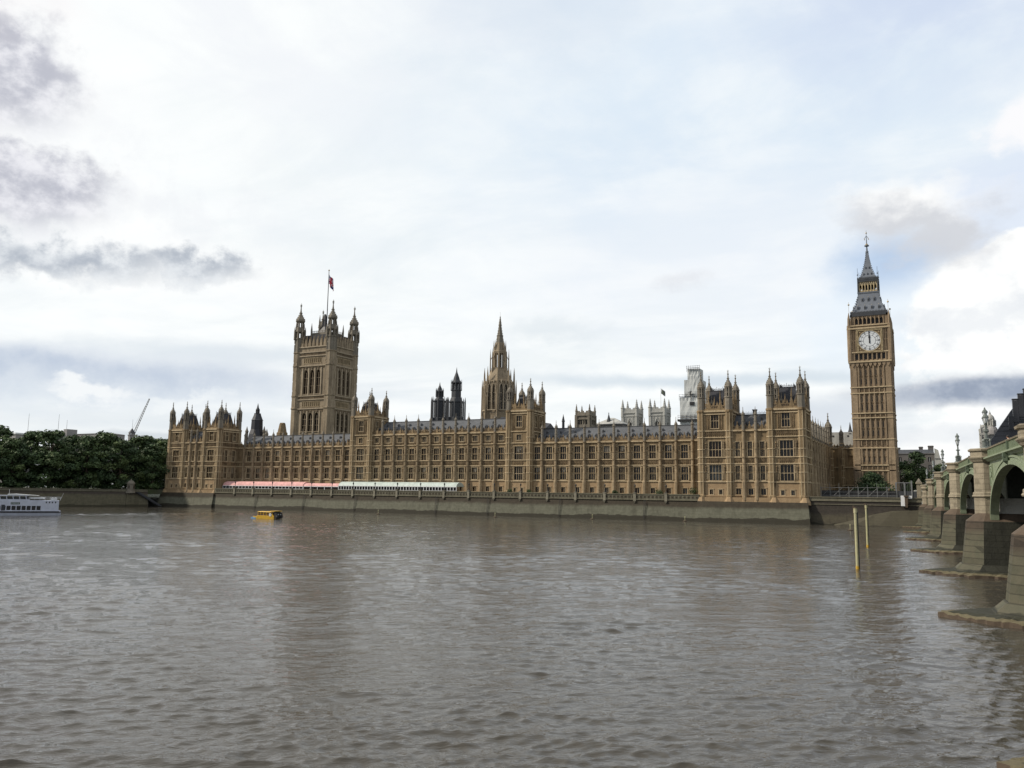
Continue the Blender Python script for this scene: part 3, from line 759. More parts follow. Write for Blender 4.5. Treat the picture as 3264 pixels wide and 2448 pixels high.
# ------------------------------------------------------------------ great square tower with the flag
VX0, VX1, VY, VD = -301.6, -277.0, 330.0, 20.6
vc = (VX0+VX1)/2; vh = (VX1-VX0)/2
great = thing('great_tower', 'great square stone tower with three arched windows a side, four corner turrets and a flagpole', 'tower', T(vc, VY+VD/2, 7))
b = MB(); fr = [T(vc, VY, 0), T(VX1, VY+VD/2, 0, SIDE)]
base_inv = Matrix.Identity(4)
def great_face(b, L, hw):
    holes = []; wins = []
    s = hw/vh
    for c in (-4.15*s, 0, 4.15*s):
        holes.append((c-1.55*s, c+1.55*s, 57.6, 70.2)); wins.append((c, 57.6, 3.1*s, 12.6))
        holes.append((c-1.6*s, c+1.6*s, 38, 47.6)); wins.append((c, 38, 3.2*s, 9.6))
    small = []
    for i in range(9):
        c = (-5.4+i*1.35)*s
        for z in (50.9, 73.9): holes.append((c-.36, c+.36, z, z+2.5)); small.append((c, z))
    b.wall(-hw, hw, 7, 82.6, holes, 0, .7)
    for z in (49.8, 54.6, 56.6, 72.3, 77.6, 79.6, 82.4): string_course(b, -hw, hw, z, .5, .5)
    for z0, z1 in ((54.9, 56.2), (70.9, 72), (77.9, 79.2), (47.9, 49.4)): shields(b, -hw+3.4, hw-3.4, z0, z1)
    for c in (-6.2*s, -2.07*s, 2.07*s, 6.2*s): b.box(c-.34, c+.34, -.45, .02, 37.2, 48.6, 3); b.box(c-.34, c+.34, -.45, .02, 57, 71.2, 3)
    for z in range(38, 80, 4):
        for c in (-hw+3.2, hw-3.2): b.box(c-.3, c+.3, -.15, .02, z, z+3.4, 1); b.box(c-.5, c-.36, -.3, .02, z, z+3.8, 3); b.box(c+.36, c+.5, -.3, .02, z, z+3.8, 3)
    n = 7
    for i in range(n):                                     # pierced parapet with crowned gablets
        c = -hw+3.4+(2*hw-6.8)*(i+.5)/n; h = 4.2
        b.box(c-.75, c+.75, -.2, .3, 82.6, 84.2); b.poly([(c-.7, 84.2), (c+.7, 84.2), (c+.55, 85.6), (c, 87.2), (c-.55, 85.6)], -.2, .3)
        b.prism(c, 0, [(87, .12), (88.2, .03)], 4)
        b.prism(c+.8, 0, [(82.6, .22), (87.4, .2), (89.0, .02)], 6)
    b.box(-hw+2, hw-2, .1, .3, 82.4, 84.6, 1)
    return wins, small
off = 0
vw = []
for M, hw in ((T(0, -VD/2, 0), vh), (T(vh, 0, 0, SIDE), VD/2)):
    fb = MB(); vw.append(great_face(fb, 0, hw)); o_ = len(b.v)
    b.v += [tuple(M @ Vector(v)) for v in fb.v]; b.f += [[o_+i for i in f] for f in fb.f]; b.m += fb.m
b.box(-vh, vh-.95, -VD/2+.95, VD/2, 7, 82.4)
b.box(-vh+2, vh-2, -VD/2+2, VD/2-2, 82.4, 83)
tw = put('tower_wall', b.mesh('tower_wall', [great_stone, carved, black, trim_g]), great, T(vc, VY+VD/2, 0))
for (wins, small), M in zip(vw, fr):
    for c, z, ww, hh in wins: put('window', arch_window(round(ww, 2), hh, 2, 3 if z > 50 else 0, great_stone, 'g'), great, M @ T(c, 0, z))
    for c, z in small: put('gallery_window', window_mesh(.72, 2.5, 1, (), 0), great, M @ T(c, 0, z))
b = MB()
b.prism(0, 0, [(7, 2.7), (49.6, 2.6), (49.8, 2.9), (50.4, 2.9), (50.6, 2.55), (56.2, 2.55), (56.4, 2.85), (57, 2.85), (57.1, 2.5), (72.1, 2.5), (72.3, 2.8), (72.9, 2.8), (73, 2.45), (79.3, 2.45), (79.5, 2.8), (80, 2.8), (80.1, 2.4)], 8, 2)
b.prism(0, 0, [(80.1, 2.4), (87, 2.35), (87.2, 2.55), (87.8, 2.55)], 8)
for i in range(8):
    a = math.pi/8+i*math.pi/4; x, y = math.cos(a), math.sin(a)
    b.prism(2.25*x, 2.25*y, [(87.8, .36), (91, .36)], 4); b.prism(2.95*x, 2.95*y, [(87, .25), (91.8, .22), (94, .02)], 4)
    b.prism(1.75*x, 1.75*y, [(93.6, .28), (96.6, .28)], 4); b.prism(2.3*x, 2.3*y, [(93.2, .18), (96, .02)], 4)
    for z in range(10, 86, 5): b.box(2.62*x-.16, 2.62*x+.16, 2.62*y-.16, 2.62*y+.16, z, z+4.2, 3 if z < 80 else 0)
b.prism(0, 0, [(91, 2.6), (91.5, 2.7), (92, 2.5), (93, 2.2), (93.6, 2.15)]); b.prism(0, 0, [(96.6, 2.15), (97, 2.35), (97.4, 2.4), (98.2, 2.1), (99.2, 1.45), (100.2, .95), (101.4, .6), (103, .34), (105, .2)])
b.ball((0, 0, 105.3), .48, 1); b.prism(0, 0, [(105.6, .3), (106, .5), (106.6, .1), (107.2, .03)], 6, 1)
for zz, r in ((98.2, 2.3), (99.2, 1.65), (100.2, 1.15), (101.6, .7)):
    for i in range(8):
        a = math.pi/8+i*math.pi/4; x, y = r*math.cos(a), r*math.sin(a); b.box(x-.14, x+.14, y-.14, y+.14, zz-.16, zz+.16)
tm = b.mesh('turret', [grey_stone, pale_stone, great_stone, trim_g])
for x, y in ((VX0+1.4, VY+1.4), (VX1-1.4, VY+1.4), (VX0+1.4, VY+VD-1.4), (VX1-1.4, VY+VD-1.4)): put('turret', tm, great, T(x, y, 0))
b = MB()
b.plan([(-9.6,-7.6), (9.6,-7.6), (9.6,7.6), (-9.6,7.6)], 83, 89.3, 0); b.plan([(-6.4,-5.2), (6.4,-5.2), (6.4,5.2), (-6.4,5.2)], 89.3, 91.0, 1)
for i in range(13):
    t = -1+i/6
    for x, y in ((t*6.4, -5.2), (6.4, t*5.2)): b.box(x-.1, x+.1, y-.1, y+.1, 91, 92.2, 1)
b.box(-6.4, 6.4, -5.25, -5.15, 91.7, 91.85, 1)
for x, y in ((-6.4,-5.2), (6.4,-5.2), (6.4,5.2)): b.prism(x, y, [(83, .5), (93, .4), (96.5, .04)], 6, 1)
b.prism(-2, 0, [(91, 2.6), (95, 1.0), (98, .7), (99, .75), (102, .4)], 4, 0)
for x, y in ((-4.2, -1.6), (2.4, -1.6)): b.prism(x, y, [(91, .5), (98, .4), (101.5, .04)], 6, 1)
put('tower_roof', b.mesh('tower_roof', [dark_slate, grey_stone]), great, T(vc+.2, VY+VD/2, 0))
b = MB(); b.tube((0,0,90), (0,0,126.4), .28, .16, 8); b.ball((0,0,126.5), .42, 1)
put('flagpole', b.mesh('flagpole', [black, gold]), great, T(-290.4, 341, 0))
# union flag hanging in slack folds from the pole
flag_r = plain('flag_red', (.50, .035, .06), .8, .1); flag_b = plain('flag_blue', (.03, .04, .16), .8, .1); flag_w = plain('flag_white', (.62, .62, .64), .8, .1)
def union(u, v):
    """colour index at u (along the fly, 0-2) and v (0-1)"""
    x, y = u-1, v-.5
    if abs(x) < .1 or abs(y) < .1: return 0
    if abs(x) < .17 or abs(y) < .17: return 2
    d = abs(abs(x)*.5-abs(y))/1.118
    if d < .035: return 0
    if d < .09: return 2
    return 1
b = MB(); NU, NV, FH, FW = 36, 24, 5.0, 7.6
def fpt(i, j):
    u = i/NU; v = j/NV
    x = FW*.46*u+.25*math.sin(u*9+v*2); y = .75*math.sin(u*10+v*1.5)*u**.5
    return (x, y, FH*v-FW*.62*u*(.75+.25*(1-v))+.2*math.sin(u*6))
for i in range(NU):
    for j in range(NV): b.quad(fpt(i, j), fpt(i+1, j), fpt(i+1, j+1), fpt(i, j+1), union(2*(i+.5)/NU, (j+.5)/NV))
tag(put('union_flag', b.mesh('union_flag', [flag_r, flag_b, flag_w]), None, T(-290.15, 340.8, 119.0)), 'red, white and blue union flag hanging limp from the pole over the great square tower', 'flag')

# ------------------------------------------------------------------ octagonal tower with a spire over the middle
sp = thing('spire_tower', 'octagonal stone lantern tower with a tall thin spire above the middle of the palace', 'tower', T(-180.4, 334, 7))
O = lambda nm, b, ms, p=sp: put(nm, b.mesh(nm, ms), p, T(-180.4, 334, 0))
b = MB()
b.prism(0, 0, [(20, 7.0), (43, 6.5), (44, 6.7), (44.6, 6.2), (58.2, 5.8), (58.4, 6.2), (59, 6.2), (59.2, 5.4), (61.5, 4.7), (64.6, 3.5), (65.2, 3.6)])
ows = O('tower_wall', b, [great_stone])
for i in range(8):
    a = i*math.pi/4; M = T(-180.4+7.0*math.sin(a), 334-7.0*math.cos(a), 0, a)
    if math.cos(a) < -.5: continue
    for s in (-1.12, 1.12): put('window', arch_window(1.7, 11.6, 2, 0, trim_g, 'o'), sp, M @ T(s, 0, 45.4))
b = MB()
for i in range(8):
    a = math.pi/8+i*math.pi/4; x, y = math.cos(a), math.sin(a)
    b.prism(6.9*x, 6.9*y, [(20, .6), (58, .42), (62.0, .3), (65.5, .03)], 6)
    b.prism(7.9*x, 7.9*y, [(40, .4), (56, .26), (59.8, .03)], 6)
    b.tube((7.9*x, 7.9*y, 52), (6.9*x, 6.9*y, 54), .22); b.tube((7.9*x, 7.9*y, 46), (6.9*x, 6.9*y, 48), .22)
    b.prism(4.3*x, 4.3*y, [(60, .3), (70.5, .2), (74.2, .03)], 6)
    b.tube((4.3*x, 4.3*y, 69), (3.0*x, 3.0*y, 71.5), .15)
O('pinnacle_ring', b, [great_stone])
b = MB()
for i in range(8):
    a = math.pi/8+i*math.pi/4; x, y = math.cos(a), math.sin(a); b.prism(2.9*x, 2.9*y, [(65, .38), (73, .34)], 4)
    a = i*math.pi/4; x, y = math.cos(a), math.sin(a); b.prism(2.75*x, 2.75*y, [(65, .14), (72.6, .14)], 4)
b.prism(0, 0, [(65, .8), (72, .7)], 8, 1)
b.prism(0, 0, [(72, 3.0), (73, 3.1), (73.4, 2.6), (76, 2.25), (77.2, 1.9)])
for i in range(8):
    a = math.pi/8+i*math.pi/4; x, y = math.cos(a), math.sin(a); b.prism(2.8*x, 2.8*y, [(73, .22), (76, .15), (78.4, .02)], 4)
O('lantern', b, [great_stone, lead])
b = MB(); b.prism(0, 0, [(76.6, 1.8), (80.4, 1.3), (80.5, 1.42), (80.9, 1.42), (81.0, 1.18), (85.2, .6), (85.3, .7), (85.5, .7), (89.6, .15)])
for k in range(9):
    z = 77.6+k*1.35; r = 1.8-(z-76.6)/13*1.65
    for i in range(8):
        a = math.pi/8+i*math.pi/4; x, y = r*1.1*math.cos(a), r*1.1*math.sin(a); b.box(x-.07, x+.07, y-.07, y+.07, z-.1, z+.1)
b.ball((0,0,89.6), .28); b.tube((0,0,89), (0,0,92), .05, .03, 5)
O('spire', b, [grey_stone])

# ------------------------------------------------------------------ dark ventilation towers behind the roofs
def vent_tower(x, y, z0, zb, hw, zl, hwl, zt, label):
    t = thing('ventilation_tower', label, 'tower', T(x, y, z0))
    P = lambda nm, b: put(nm, b.mesh(nm, [lead, slate]), t, T(x, y, 0))
    b = MB(); b.prism(0, 0, [(z0, hw*1.25), (z0+10.5, hw*1.25), (z0+11, hw), (zb-.4, hw), (zb-.3, hw*1.1), (zb+.2, hw*1.1)], 8)
    for i in range(8):
        a = math.pi/8+i*math.pi/4; px, py = hw*1.52*math.cos(a), hw*1.52*math.sin(a)
        b.prism(px, py, [(z0, .28), (zb, .24), (zb+2.0, .03)], 4); b.tube((px, py, zb-.5), (px*.8, py*.8, zb-.2), .12)
    P('tower_wall', b)
    b = MB(); b.prism(0, 0, [(zb+.2, hw*1.02), (zb+(zl-zb)*.4, hw*.75), (zl-.2, hwl*1.05), (zl, hwl*1.15), (zl+.3, hwl*1.15)], 8); P('tower_roof', b)
    zq = zl+.3+(zt-zl)*.28
    b = MB()
    for i in range(8):
        a = math.pi/8+i*math.pi/4; b.prism(hwl*.95*math.cos(a), hwl*.95*math.sin(a), [(zl+.3, .2), (zq, .2)], 4); b.prism(hwl*1.25*math.cos(a), hwl*1.25*math.sin(a), [(zl, .13), (zq+.8, .1), (zq+1.8, .02)], 4)
    b.prism(0, 0, [(zl+.3, hwl*.35), (zq, hwl*.35)], 6)
    b.prism(0, 0, [(zq, hwl*1.1), (zq+.3, hwl*1.15), (zq+(zt-zq)*.2, hwl*.75), (zq+(zt-zq)*.35, hwl*.62), (zq+(zt-zq)*.7, hwl*.16), (zt, .03)], 8); b.ball((0, 0, zq+(zt-zq)*.78), .25)
    P('lantern', b)
vent_tower(-198.9, 312, 30, 48.3, 2.35, 50.2, 1.35, 57.0, 'shorter dark iron ventilation tower behind the palace roof, left of its taller twin')
vent_tower(-190.2, 312, 30, 47.6, 2.7, 52.6, 1.9, 63.2, 'taller dark iron ventilation tower with an open lantern, left of the central spire')
t = thing('ventilation_tower', 'dark slate ventilator with flared base and tiny lantern behind the southern pavilion towers', 'tower', T(-307.3, 311, 30))
b = MB(); b.prism(0, 0, [(30, 4.6), (35.4, 3.7), (38, 2.9), (42.6, 2.7)], 8); put('tower_wall', b.mesh('tower_wall', [dark_slate]), t, T(-307.3, 311, 0))
b = MB(); b.prism(0, 0, [(42.6, 2.9), (43, 2.6), (45.7, 1.6), (46.1, 1.7)], 8)
for i in range(6):
    a = i*math.pi/3; b.prism(.8*math.cos(a), .8*math.sin(a), [(46.1, .16), (48, .16)], 4)
b.prism(0, 0, [(48, 1.05), (49, .5), (51.4, .04)], 8); put('lantern', b.mesh('lantern', [lead]), t, T(-307.3, 311, 0))
for x, z in ((-314, 39.8), (-302.2, 39.6), (-300.4, 38.2)):
    b = MB(); b.prism(0, 0, [(28, .75), (z-3.2, .7), (z-3, .85), (z-2.6, .85), (z-1.8, .5), (z, .04)], 8)
    put('pinnacle', b.mesh('pinnacle', [grey_stone]), t, T(x, 311, 0))
b = MB(); b.prism(0, 0, [(28, 2.9), (36, 2.6), (36.3, 2.2), (40, 1.5), (40.4, 1.5)], 8); b.box(-1.0, 1.0, -.8, .8, 40.4, 41.0)
tag(put('stone_turret', b.mesh('stone_turret', [stone]), None, T(-291.2, 312, 0)), 'small stubby stone turret on the roofs just left of the great square tower', 'turret')

# ------------------------------------------------------------------ clock tower
CXc, CYf, CW = -19.5, 300.0, 12.4
cyc = CYf+CW/2
ct = thing('clock_tower', 'tall clock tower with round white dial, gilded lantern and grey spire beside the bridge', 'tower', T(CXc, cyc, 7.2))
CT = lambda nm, b, ms, par=None: put(nm, b.mesh(nm, ms), par or ct, T(CXc, cyc, 0))
def both(fn, hw):
    """the same face on the river side, north, south and west"""
    b = MB()
    for k in range(4):
        fb = MB(); fn(fb, hw); M = Matrix.Rotation(k*math.pi/2, 4, 'Z') @ T(0, -hw, 0); o_ = len(b.v)
        b.v += [tuple(M @ Vector(v)) for v in fb.v]; b.f += [[o_+i for i in f] for f in fb.f]; b.m += fb.m
    return b
def shaft_face(b, hw):
    b.wall(-hw, hw, 7, 53.2, [], 0)
    for x in (-hw+.9, hw-.9): b.box(x-.85, x+.85, -.32, .02, 24.4, 53.2); b.box(x-1.0, x+1.0, -.5, .02, 7, 24.2)
    storeys = ((8.5, 16.4), (18.9, 24.0), (27.5, 34.0), (36.2, 42.6), (45.0, 52.0))
    xs = [-3.9, -2.34, -.78, .78, 2.34, 3.9]
    for z0, z1 in storeys:
        for x in xs: b.box(x-.2, x+.2, -.42, .02, z0, z1); b.box(x-.34, x+.34, -.2, .02, z0, z1-.4)
        for i in range(5):
            c = (xs[i]+xs[i+1])/2
            if z0 > 17:
                for k in range(2 if z1-z0 > 6 else 1): b.box(c-.13, c+.13, -.03, .02, z0+.8+k*3.0, z0+2.6+k*3.0, 2)
            b.box(c-.5, c+.5, -.15, .02, z1-.5, z1, 1); b.box(c-.4, c+.4, -.12, .02, z0+(z1-z0)*.5-.15, z0+(z1-z0)*.5+.15, 1)
        for x in (-4.6, 4.6): b.box(x-.1, x+.1, -.3, .02, z0, z1)
    for z in (16.8, 18.6, 24.3, 27.2, 34.4, 36.0, 42.8, 44.8): string_course(b, -hw, hw, z, .34, .5)
    for z0, z1 in ((25.0, 26.7), (34.7, 35.7), (43.1, 44.4), (17.1, 18.2)):
        for x in xs: b.box(x-.2, x+.2, -.3, .02, z0, z1)
        shields(b, -3.7, 3.7, z0, z1)
    for i in range(9): x = -hw+.7+i*(2*hw-1.4)/8; b.poly([(x-.5, 53.2), (x+.5, 53.2), (x+.5, 52.6), (x, 51.6), (x-.5, 52.6)], -.55, .02)
b = both(shaft_face, CW/2); CT('shaft', b, [tower_stone, carved, black, trim])
H2 = 6.55
def stage_face(b, hw):
    b.wall(-hw, hw, 53.2, 65.2, [(c-.42, c+.42, 54.2, 56.2) for c in [-4.2+1.4*i for i in range(7)]], 0, .5)
    b.quad((-4.8,.48,54), (4.8,.48,54), (4.8,.48,56.4), (-4.8,.48,56.4), 2)
    for i in range(8): x = -4.9+1.4*i; b.prism(x, -.15, [(53.9, .13), (56.2, .13), (56.9, .02)], 6)
    string_course(b, -hw, hw, 53.5, .5, .45); string_course(b, -hw, hw, 56.75, .35, .3); string_course(b, -hw, hw, 65.0, .5, .55); string_course(b, -hw, hw, 66.0, .35, .35)
    shields(b, -hw+.4, hw-.4, 65.25, 65.85)
    for s in (-1, 1):
        for q in (4.35, 5.0, 5.65, 6.25): b.box(s*q-.09, s*q+.09, -.28, .02, 57, 64.7)
        b.box(s*5.35-.9, s*5.35+.9, -.16, .02, 60.6, 61.0); b.box(s*5.35-.8, s*5.35+.8, -.12, .02, 63.8, 64.4, 1)
b = both(stage_face, H2); b.box(-H2, H2, -H2, H2, 65.2, 66.1)
for sx in (-1, 1):
    for sy in (-1, 1):
        x, y = sx*(H2-.25), sy*(H2-.25)
        b.prism(x, y, [(52.6, .3), (54, .75), (66.2, .72)], 8); b.prism(x, y, [(66.2, .5), (68.6, .42), (70.8, .03)], 6); b.ball((x, y, 69.2), .3)
        b.tube((x*.98, y*.98, 66), (x*.98, y*.98, 74.5 if sy < 0 else 74), .05, .05, 5, 4); b.ball((x*.98, y*.98, 73.6), .3, 4, 6)
CT('clock_stage', b, [tower_stone, carved, black, trim, gold])
# dial
def dial():
    M = T(CXc, cyc-H2, 60.55)
    b = MB(); s = 3.95
    b.box(-s, s, -.25, .02, -s, s, 0)
    for k in (s, s-.35):
        for q in (-k, k): b.box(q-.1, q+.1, -.42, -.2, -k, k, 1); b.box(-k, k, -.42, -.2, q-.1, q+.1, 1)
    for sx in (-1, 1):
        for sz in (-1, 1): b.prism(sx*2.95, 0, [(sz*2.95-.45, .1), (sz*2.95, .4), (sz*2.95+.45, .1)], 6, 1, sy=.8)
    F = put('clock_face', b.mesh('clock_face', [carved, gold]), ct, M)
    def disc(b, r0, r1, y, m, n=64, a0=0, a1=2*math.pi):
        for i in range(n):
            t, u = a0+(a1-a0)*i/n, a0+(a1-a0)*(i+1)/n
            b.quad((r0*math.sin(t),y,r0*math.cos(t)), (r1*math.sin(t),y,r1*math.cos(t)), (r1*math.sin(u),y,r1*math.cos(u)), (r0*math.sin(u),y,r0*math.cos(u)), m)
    b = MB(); disc(b, 0, 3.45, -.30, 0); put('dial', b.mesh('dial', [opal]), F, M)
    b = MB(); disc(b, 3.4, 3.62, -.36, 1); disc(b, 2.62, 2.68, -.33, 0); disc(b, 1.86, 1.94, -.33, 0); disc(b, 3.16, 3.22, -.33, 0)
    for k in range(60):
        a = k*math.pi/30; r0, r1 = (3.2, 3.42)
        wd = .02 if k % 5 else .05
        disc(b, r0, r1, -.335, 0, 1, a-wd/3.3, a+wd/3.3)
    for k in range(12):                                     # radial bars between the hours
        a = k*math.pi/6; disc(b, 1.9, 3.2, -.333, 0, 1, a-.028, a+.028) if k % 3 == 0 else disc(b, 1.9, 2.65, -.333, 0, 1, a-.02, a+.02)
    put('dial_rings', b.mesh('dial_rings', [black, gold]), F, M)
    b = MB()                                                # roman hours, feet towards the centre
    def stroke(x0, z0, x1, z1, wd, k):
        a = k*math.pi/6
        d = Vector((x1-x0, z1-z0)).normalized(); nx, nz = -d[1]*wd/2, d[0]*wd/2
        q = [(x0+nx, z0+nz), (x0-nx, z0-nz), (x1-nx, z1-nz), (x1+nx, z1+nz)]
        f = lambda x, z: (x*math.cos(a)+z*math.sin(a), -.345, -x*math.sin(a)+z*math.cos(a))
        b.quad(*[f(x, z) for x, z in q])
    for k, s in enumerate(['XII', 'I', 'II', 'III', 'IIII', 'V', 'VI', 'VII', 'VIII', 'IX', 'X', 'XI']):
        ws = {'I': .16, 'V': .32, 'X': .34}; tot = sum(ws[c] for c in s); x = -tot/2; z0, z1 = 2.72, 3.12
        for c in s:
            wd = ws[c]
            if c == 'I': stroke(x+wd/2, z0, x+wd/2, z1, .09, k)
            elif c == 'V': stroke(x+.04, z1, x+wd/2, z0, .09, k); stroke(x+wd-.04, z1, x+wd/2, z0, .05, k)
            else: stroke(x+.04, z1, x+wd-.04, z0, .09, k); stroke(x+.04, z0, x+wd-.04, z1, .05, k)
            x += wd
    put('numerals', b.mesh('numerals', [black]), F, M)
    for nm, ln, wd, ang in (('minute_hand', 3.3, .2, -4), ('hour_hand', 2.1, .36, -1)):
        b = MB(); y = -.42 if nm == 'hour_hand' else -.48
        b.poly([(-wd*.6, -.9), (wd*.6, -.9), (wd*.5, 0), (wd*.55, ln*.45), (wd, ln*.55) if nm == 'hour_hand' else (wd*.4, ln*.55), (.03, ln), (-.03, ln), (-wd, ln*.55) if nm == 'hour_hand' else (-wd*.4, ln*.55), (-wd*.55, ln*.45), (-wd*.5, 0)], y, y+.05)
        put(nm, b.mesh(nm, [black]), F, M @ Matrix.Rotation(R(ang), 4, 'Y'))
dial()
H3 = 5.7
def belfry_face(b, hw):
    n = 7; ww = 9.1/n
    holes = [(-4.55+ww*i+.2, -4.55+ww*(i+1)-.2, 66.6, 68.9) for i in range(n)]
    b.wall(-hw, hw, 66.0, 69.4, holes, 0, .9); b.quad((-hw+.4,.85,66.2), (hw-.4,.85,66.2), (hw-.4,.85,69.3), (-hw+.4,.85,69.3), 2)
    for h in holes:
        c = (h[0]+h[1])/2; a = (h[1]-h[0])/2
        for s in (-1, 1): b.poly([(c+s*a, 68.2), (c+s*a, 68.9), (c, 68.9)], .05, .5)
    for i in range(n+1): x = -4.55+ww*i; b.prism(x, -.12, [(66.2, .14), (69.2, .14)], 6)
    b.box(-hw-.25, hw+.25, -.25, .3, 69.4, 70.0, 3); b.box(-hw-.1, hw+.1, -.12, .3, 70.0, 70.9, 3)
    for i in range(24): x = -hw+(i+.5)*2*hw/24; b.box(x-.09, x+.09, -.15, .0, 70.9, 71.25, 3)
b = both(belfry_face, H3); CT('belfry', b, [tower_stone, carved, black, lead])
b = MB()
b.prism(0, 0, [(70.2, 5.6), (71.6, 5.0), (73.4, 4.25), (75.4, 3.65), (77.6, 3.3), (78.0, 3.45), (78.3, 3.45)], 4, 0, capb=False)
for k in range(4):
    M = Matrix.Rotation(k*math.pi/2, 4, 'Z')
    for z, r, xs in ((72.0, 4.9, (-3.3, -1.1, 1.1, 3.3)), (75.0, 3.8, (-1.9, 0, 1.9))):
        for x in xs:
            fb = MB(); fb.poly([(x-.32, z-.2), (x+.32, z-.2), (x+.32, z+.7), (x, z+1.35), (x-.32, z+.7)], -r-.12, -r+.8, 0); fb.poly([(x-.2, z), (x+.2, z), (x+.2, z+.6), (x, z+.95), (x-.2, z+.6)], -r-.15, -r-.1, 1); fb.ball((x, -r, z+1.4), .12, 2, 6)
            o_ = len(b.v); b.v += [tuple(M @ Vector(v)) for v in fb.v]; b.f += [[o_+i for i in f] for f in fb.f]; b.m += fb.m
    for j in range(9):                                      # crockets down the hips
        t = j/8; z = 71+t*6.4; r = 5.3-t*2.1+.5*(t-.5)**2-.1; v = M @ Vector((r, -r, z)); b.box(v.x-.14, v.x+.14, v.y-.14, v.y+.14, z-.14, z+.2, 0)
CT('belfry_roof', b, [cast_roof, black, gold])
def lan_face(b, hw):
    n = 6; ww = 5.6/n
    for i in range(n+1): x = -2.8+ww*i; b.box(x-.14, x+.14, -.15, .25, 78.3, 81.2, 0)
    for i in range(n):
        c = -2.8+ww*(i+.5)
        for s in (-1, 1): b.poly([(c+s*ww/2, 80.2), (c+s*ww/2, 81.4), (c, 81.4), (c, 81.1)], -.05, .2, 0)
        b.box(c-ww*.4, c+ww*.4, 0, .1, 78.3, 79.0, 0)
    b.box(-hw, hw, -.12, .3, 81.2, 82.0, 0)
    for i in range(10): x = -2.7+.6*i; b.box(x-.1, x+.1, -.2, .1, 81.3, 81.9, 1)
    b.box(-hw-.3, hw+.3, -.35, .3, 82.0, 82.6, 2); b.box(-hw-.35, hw+.35, -.4, .3, 82.6, 83.4, 2)
    for i in range(16): x = -hw+(i+.5)*2*hw/16; b.box(x-.07, x+.07, -.4, -.3, 83.4, 83.75, 2)
    b.box(-hw-.2, hw+.2, -.3, .3, 78.1, 78.4, 2)
b = both(lan_face, 2.95); b.prism(0, 0, [(78.3, 1.5), (82, 1.5)], 8, 1)
for sx in (-1, 1):
    for sy in (-1, 1): x, y = sx*3.15, sy*3.15; b.tube((x,y,78), (x,y,87), .09, .05, 5, 2); b.ball((x,y,84.6), .22, 2, 6); b.prism(x, y, [(78, .25), (82.4, .2)], 6, 2)
CT('lantern', b, [gold, black, lead])
b = MB(); b.prism(0, 0, [(83.2, 2.75), (84.6, 2.15), (86.6, 1.5), (88.8, .98), (91, .6), (93.1, .36)], 4)
for j in range(14):
    z = 83.8+j*.68; t = (z-83.2)/9.9; r = 2.75*(1-t)**1.45+.36*t+.06
    for sx in (-1, 1):
        for sy in (-1, 1): b.box(sx*r-.1, sx*r+.1, sy*r-.1, sy*r+.1, z-.1, z+.12)
for z, r, xs in ((84.6, 2.2, (-1.2, 0, 1.2)), (87.0, 1.45, (-.55, .55))):
    for x in xs: b.poly([(x-.18, z), (x+.18, z), (x+.18, z+.45), (x, z+.85), (x-.18, z+.45)], -r-.1, -r+.3, 0); b.poly([(x-.11, z+.1), (x+.11, z+.1), (x+.11, z+.4), (x, z+.6)], -r-.13, -r-.09, 1)
b.prism(0, 0, [(93.1, .5), (93.5, .5), (93.6, .3), (95.2, .2), (95.4, .75), (95.7, .75), (95.8, .18), (98, .12), (101.2, .04)], 8); b.ball((0,0,95.9), .45, 2)
for a in range(4):
    c, s = math.cos(a*math.pi/2+.78), math.sin(a*math.pi/2+.78); b.tube((0,0,99.2), (c*.9, s*.9, 98.2), .06, .04, 5); b.ball((c*.9, s*.9, 98.0), .15, 2, 6)
b.ball((0,0,100.2), .26, 2, 6)
CT('spire', b, [cast_roof, black, gold])

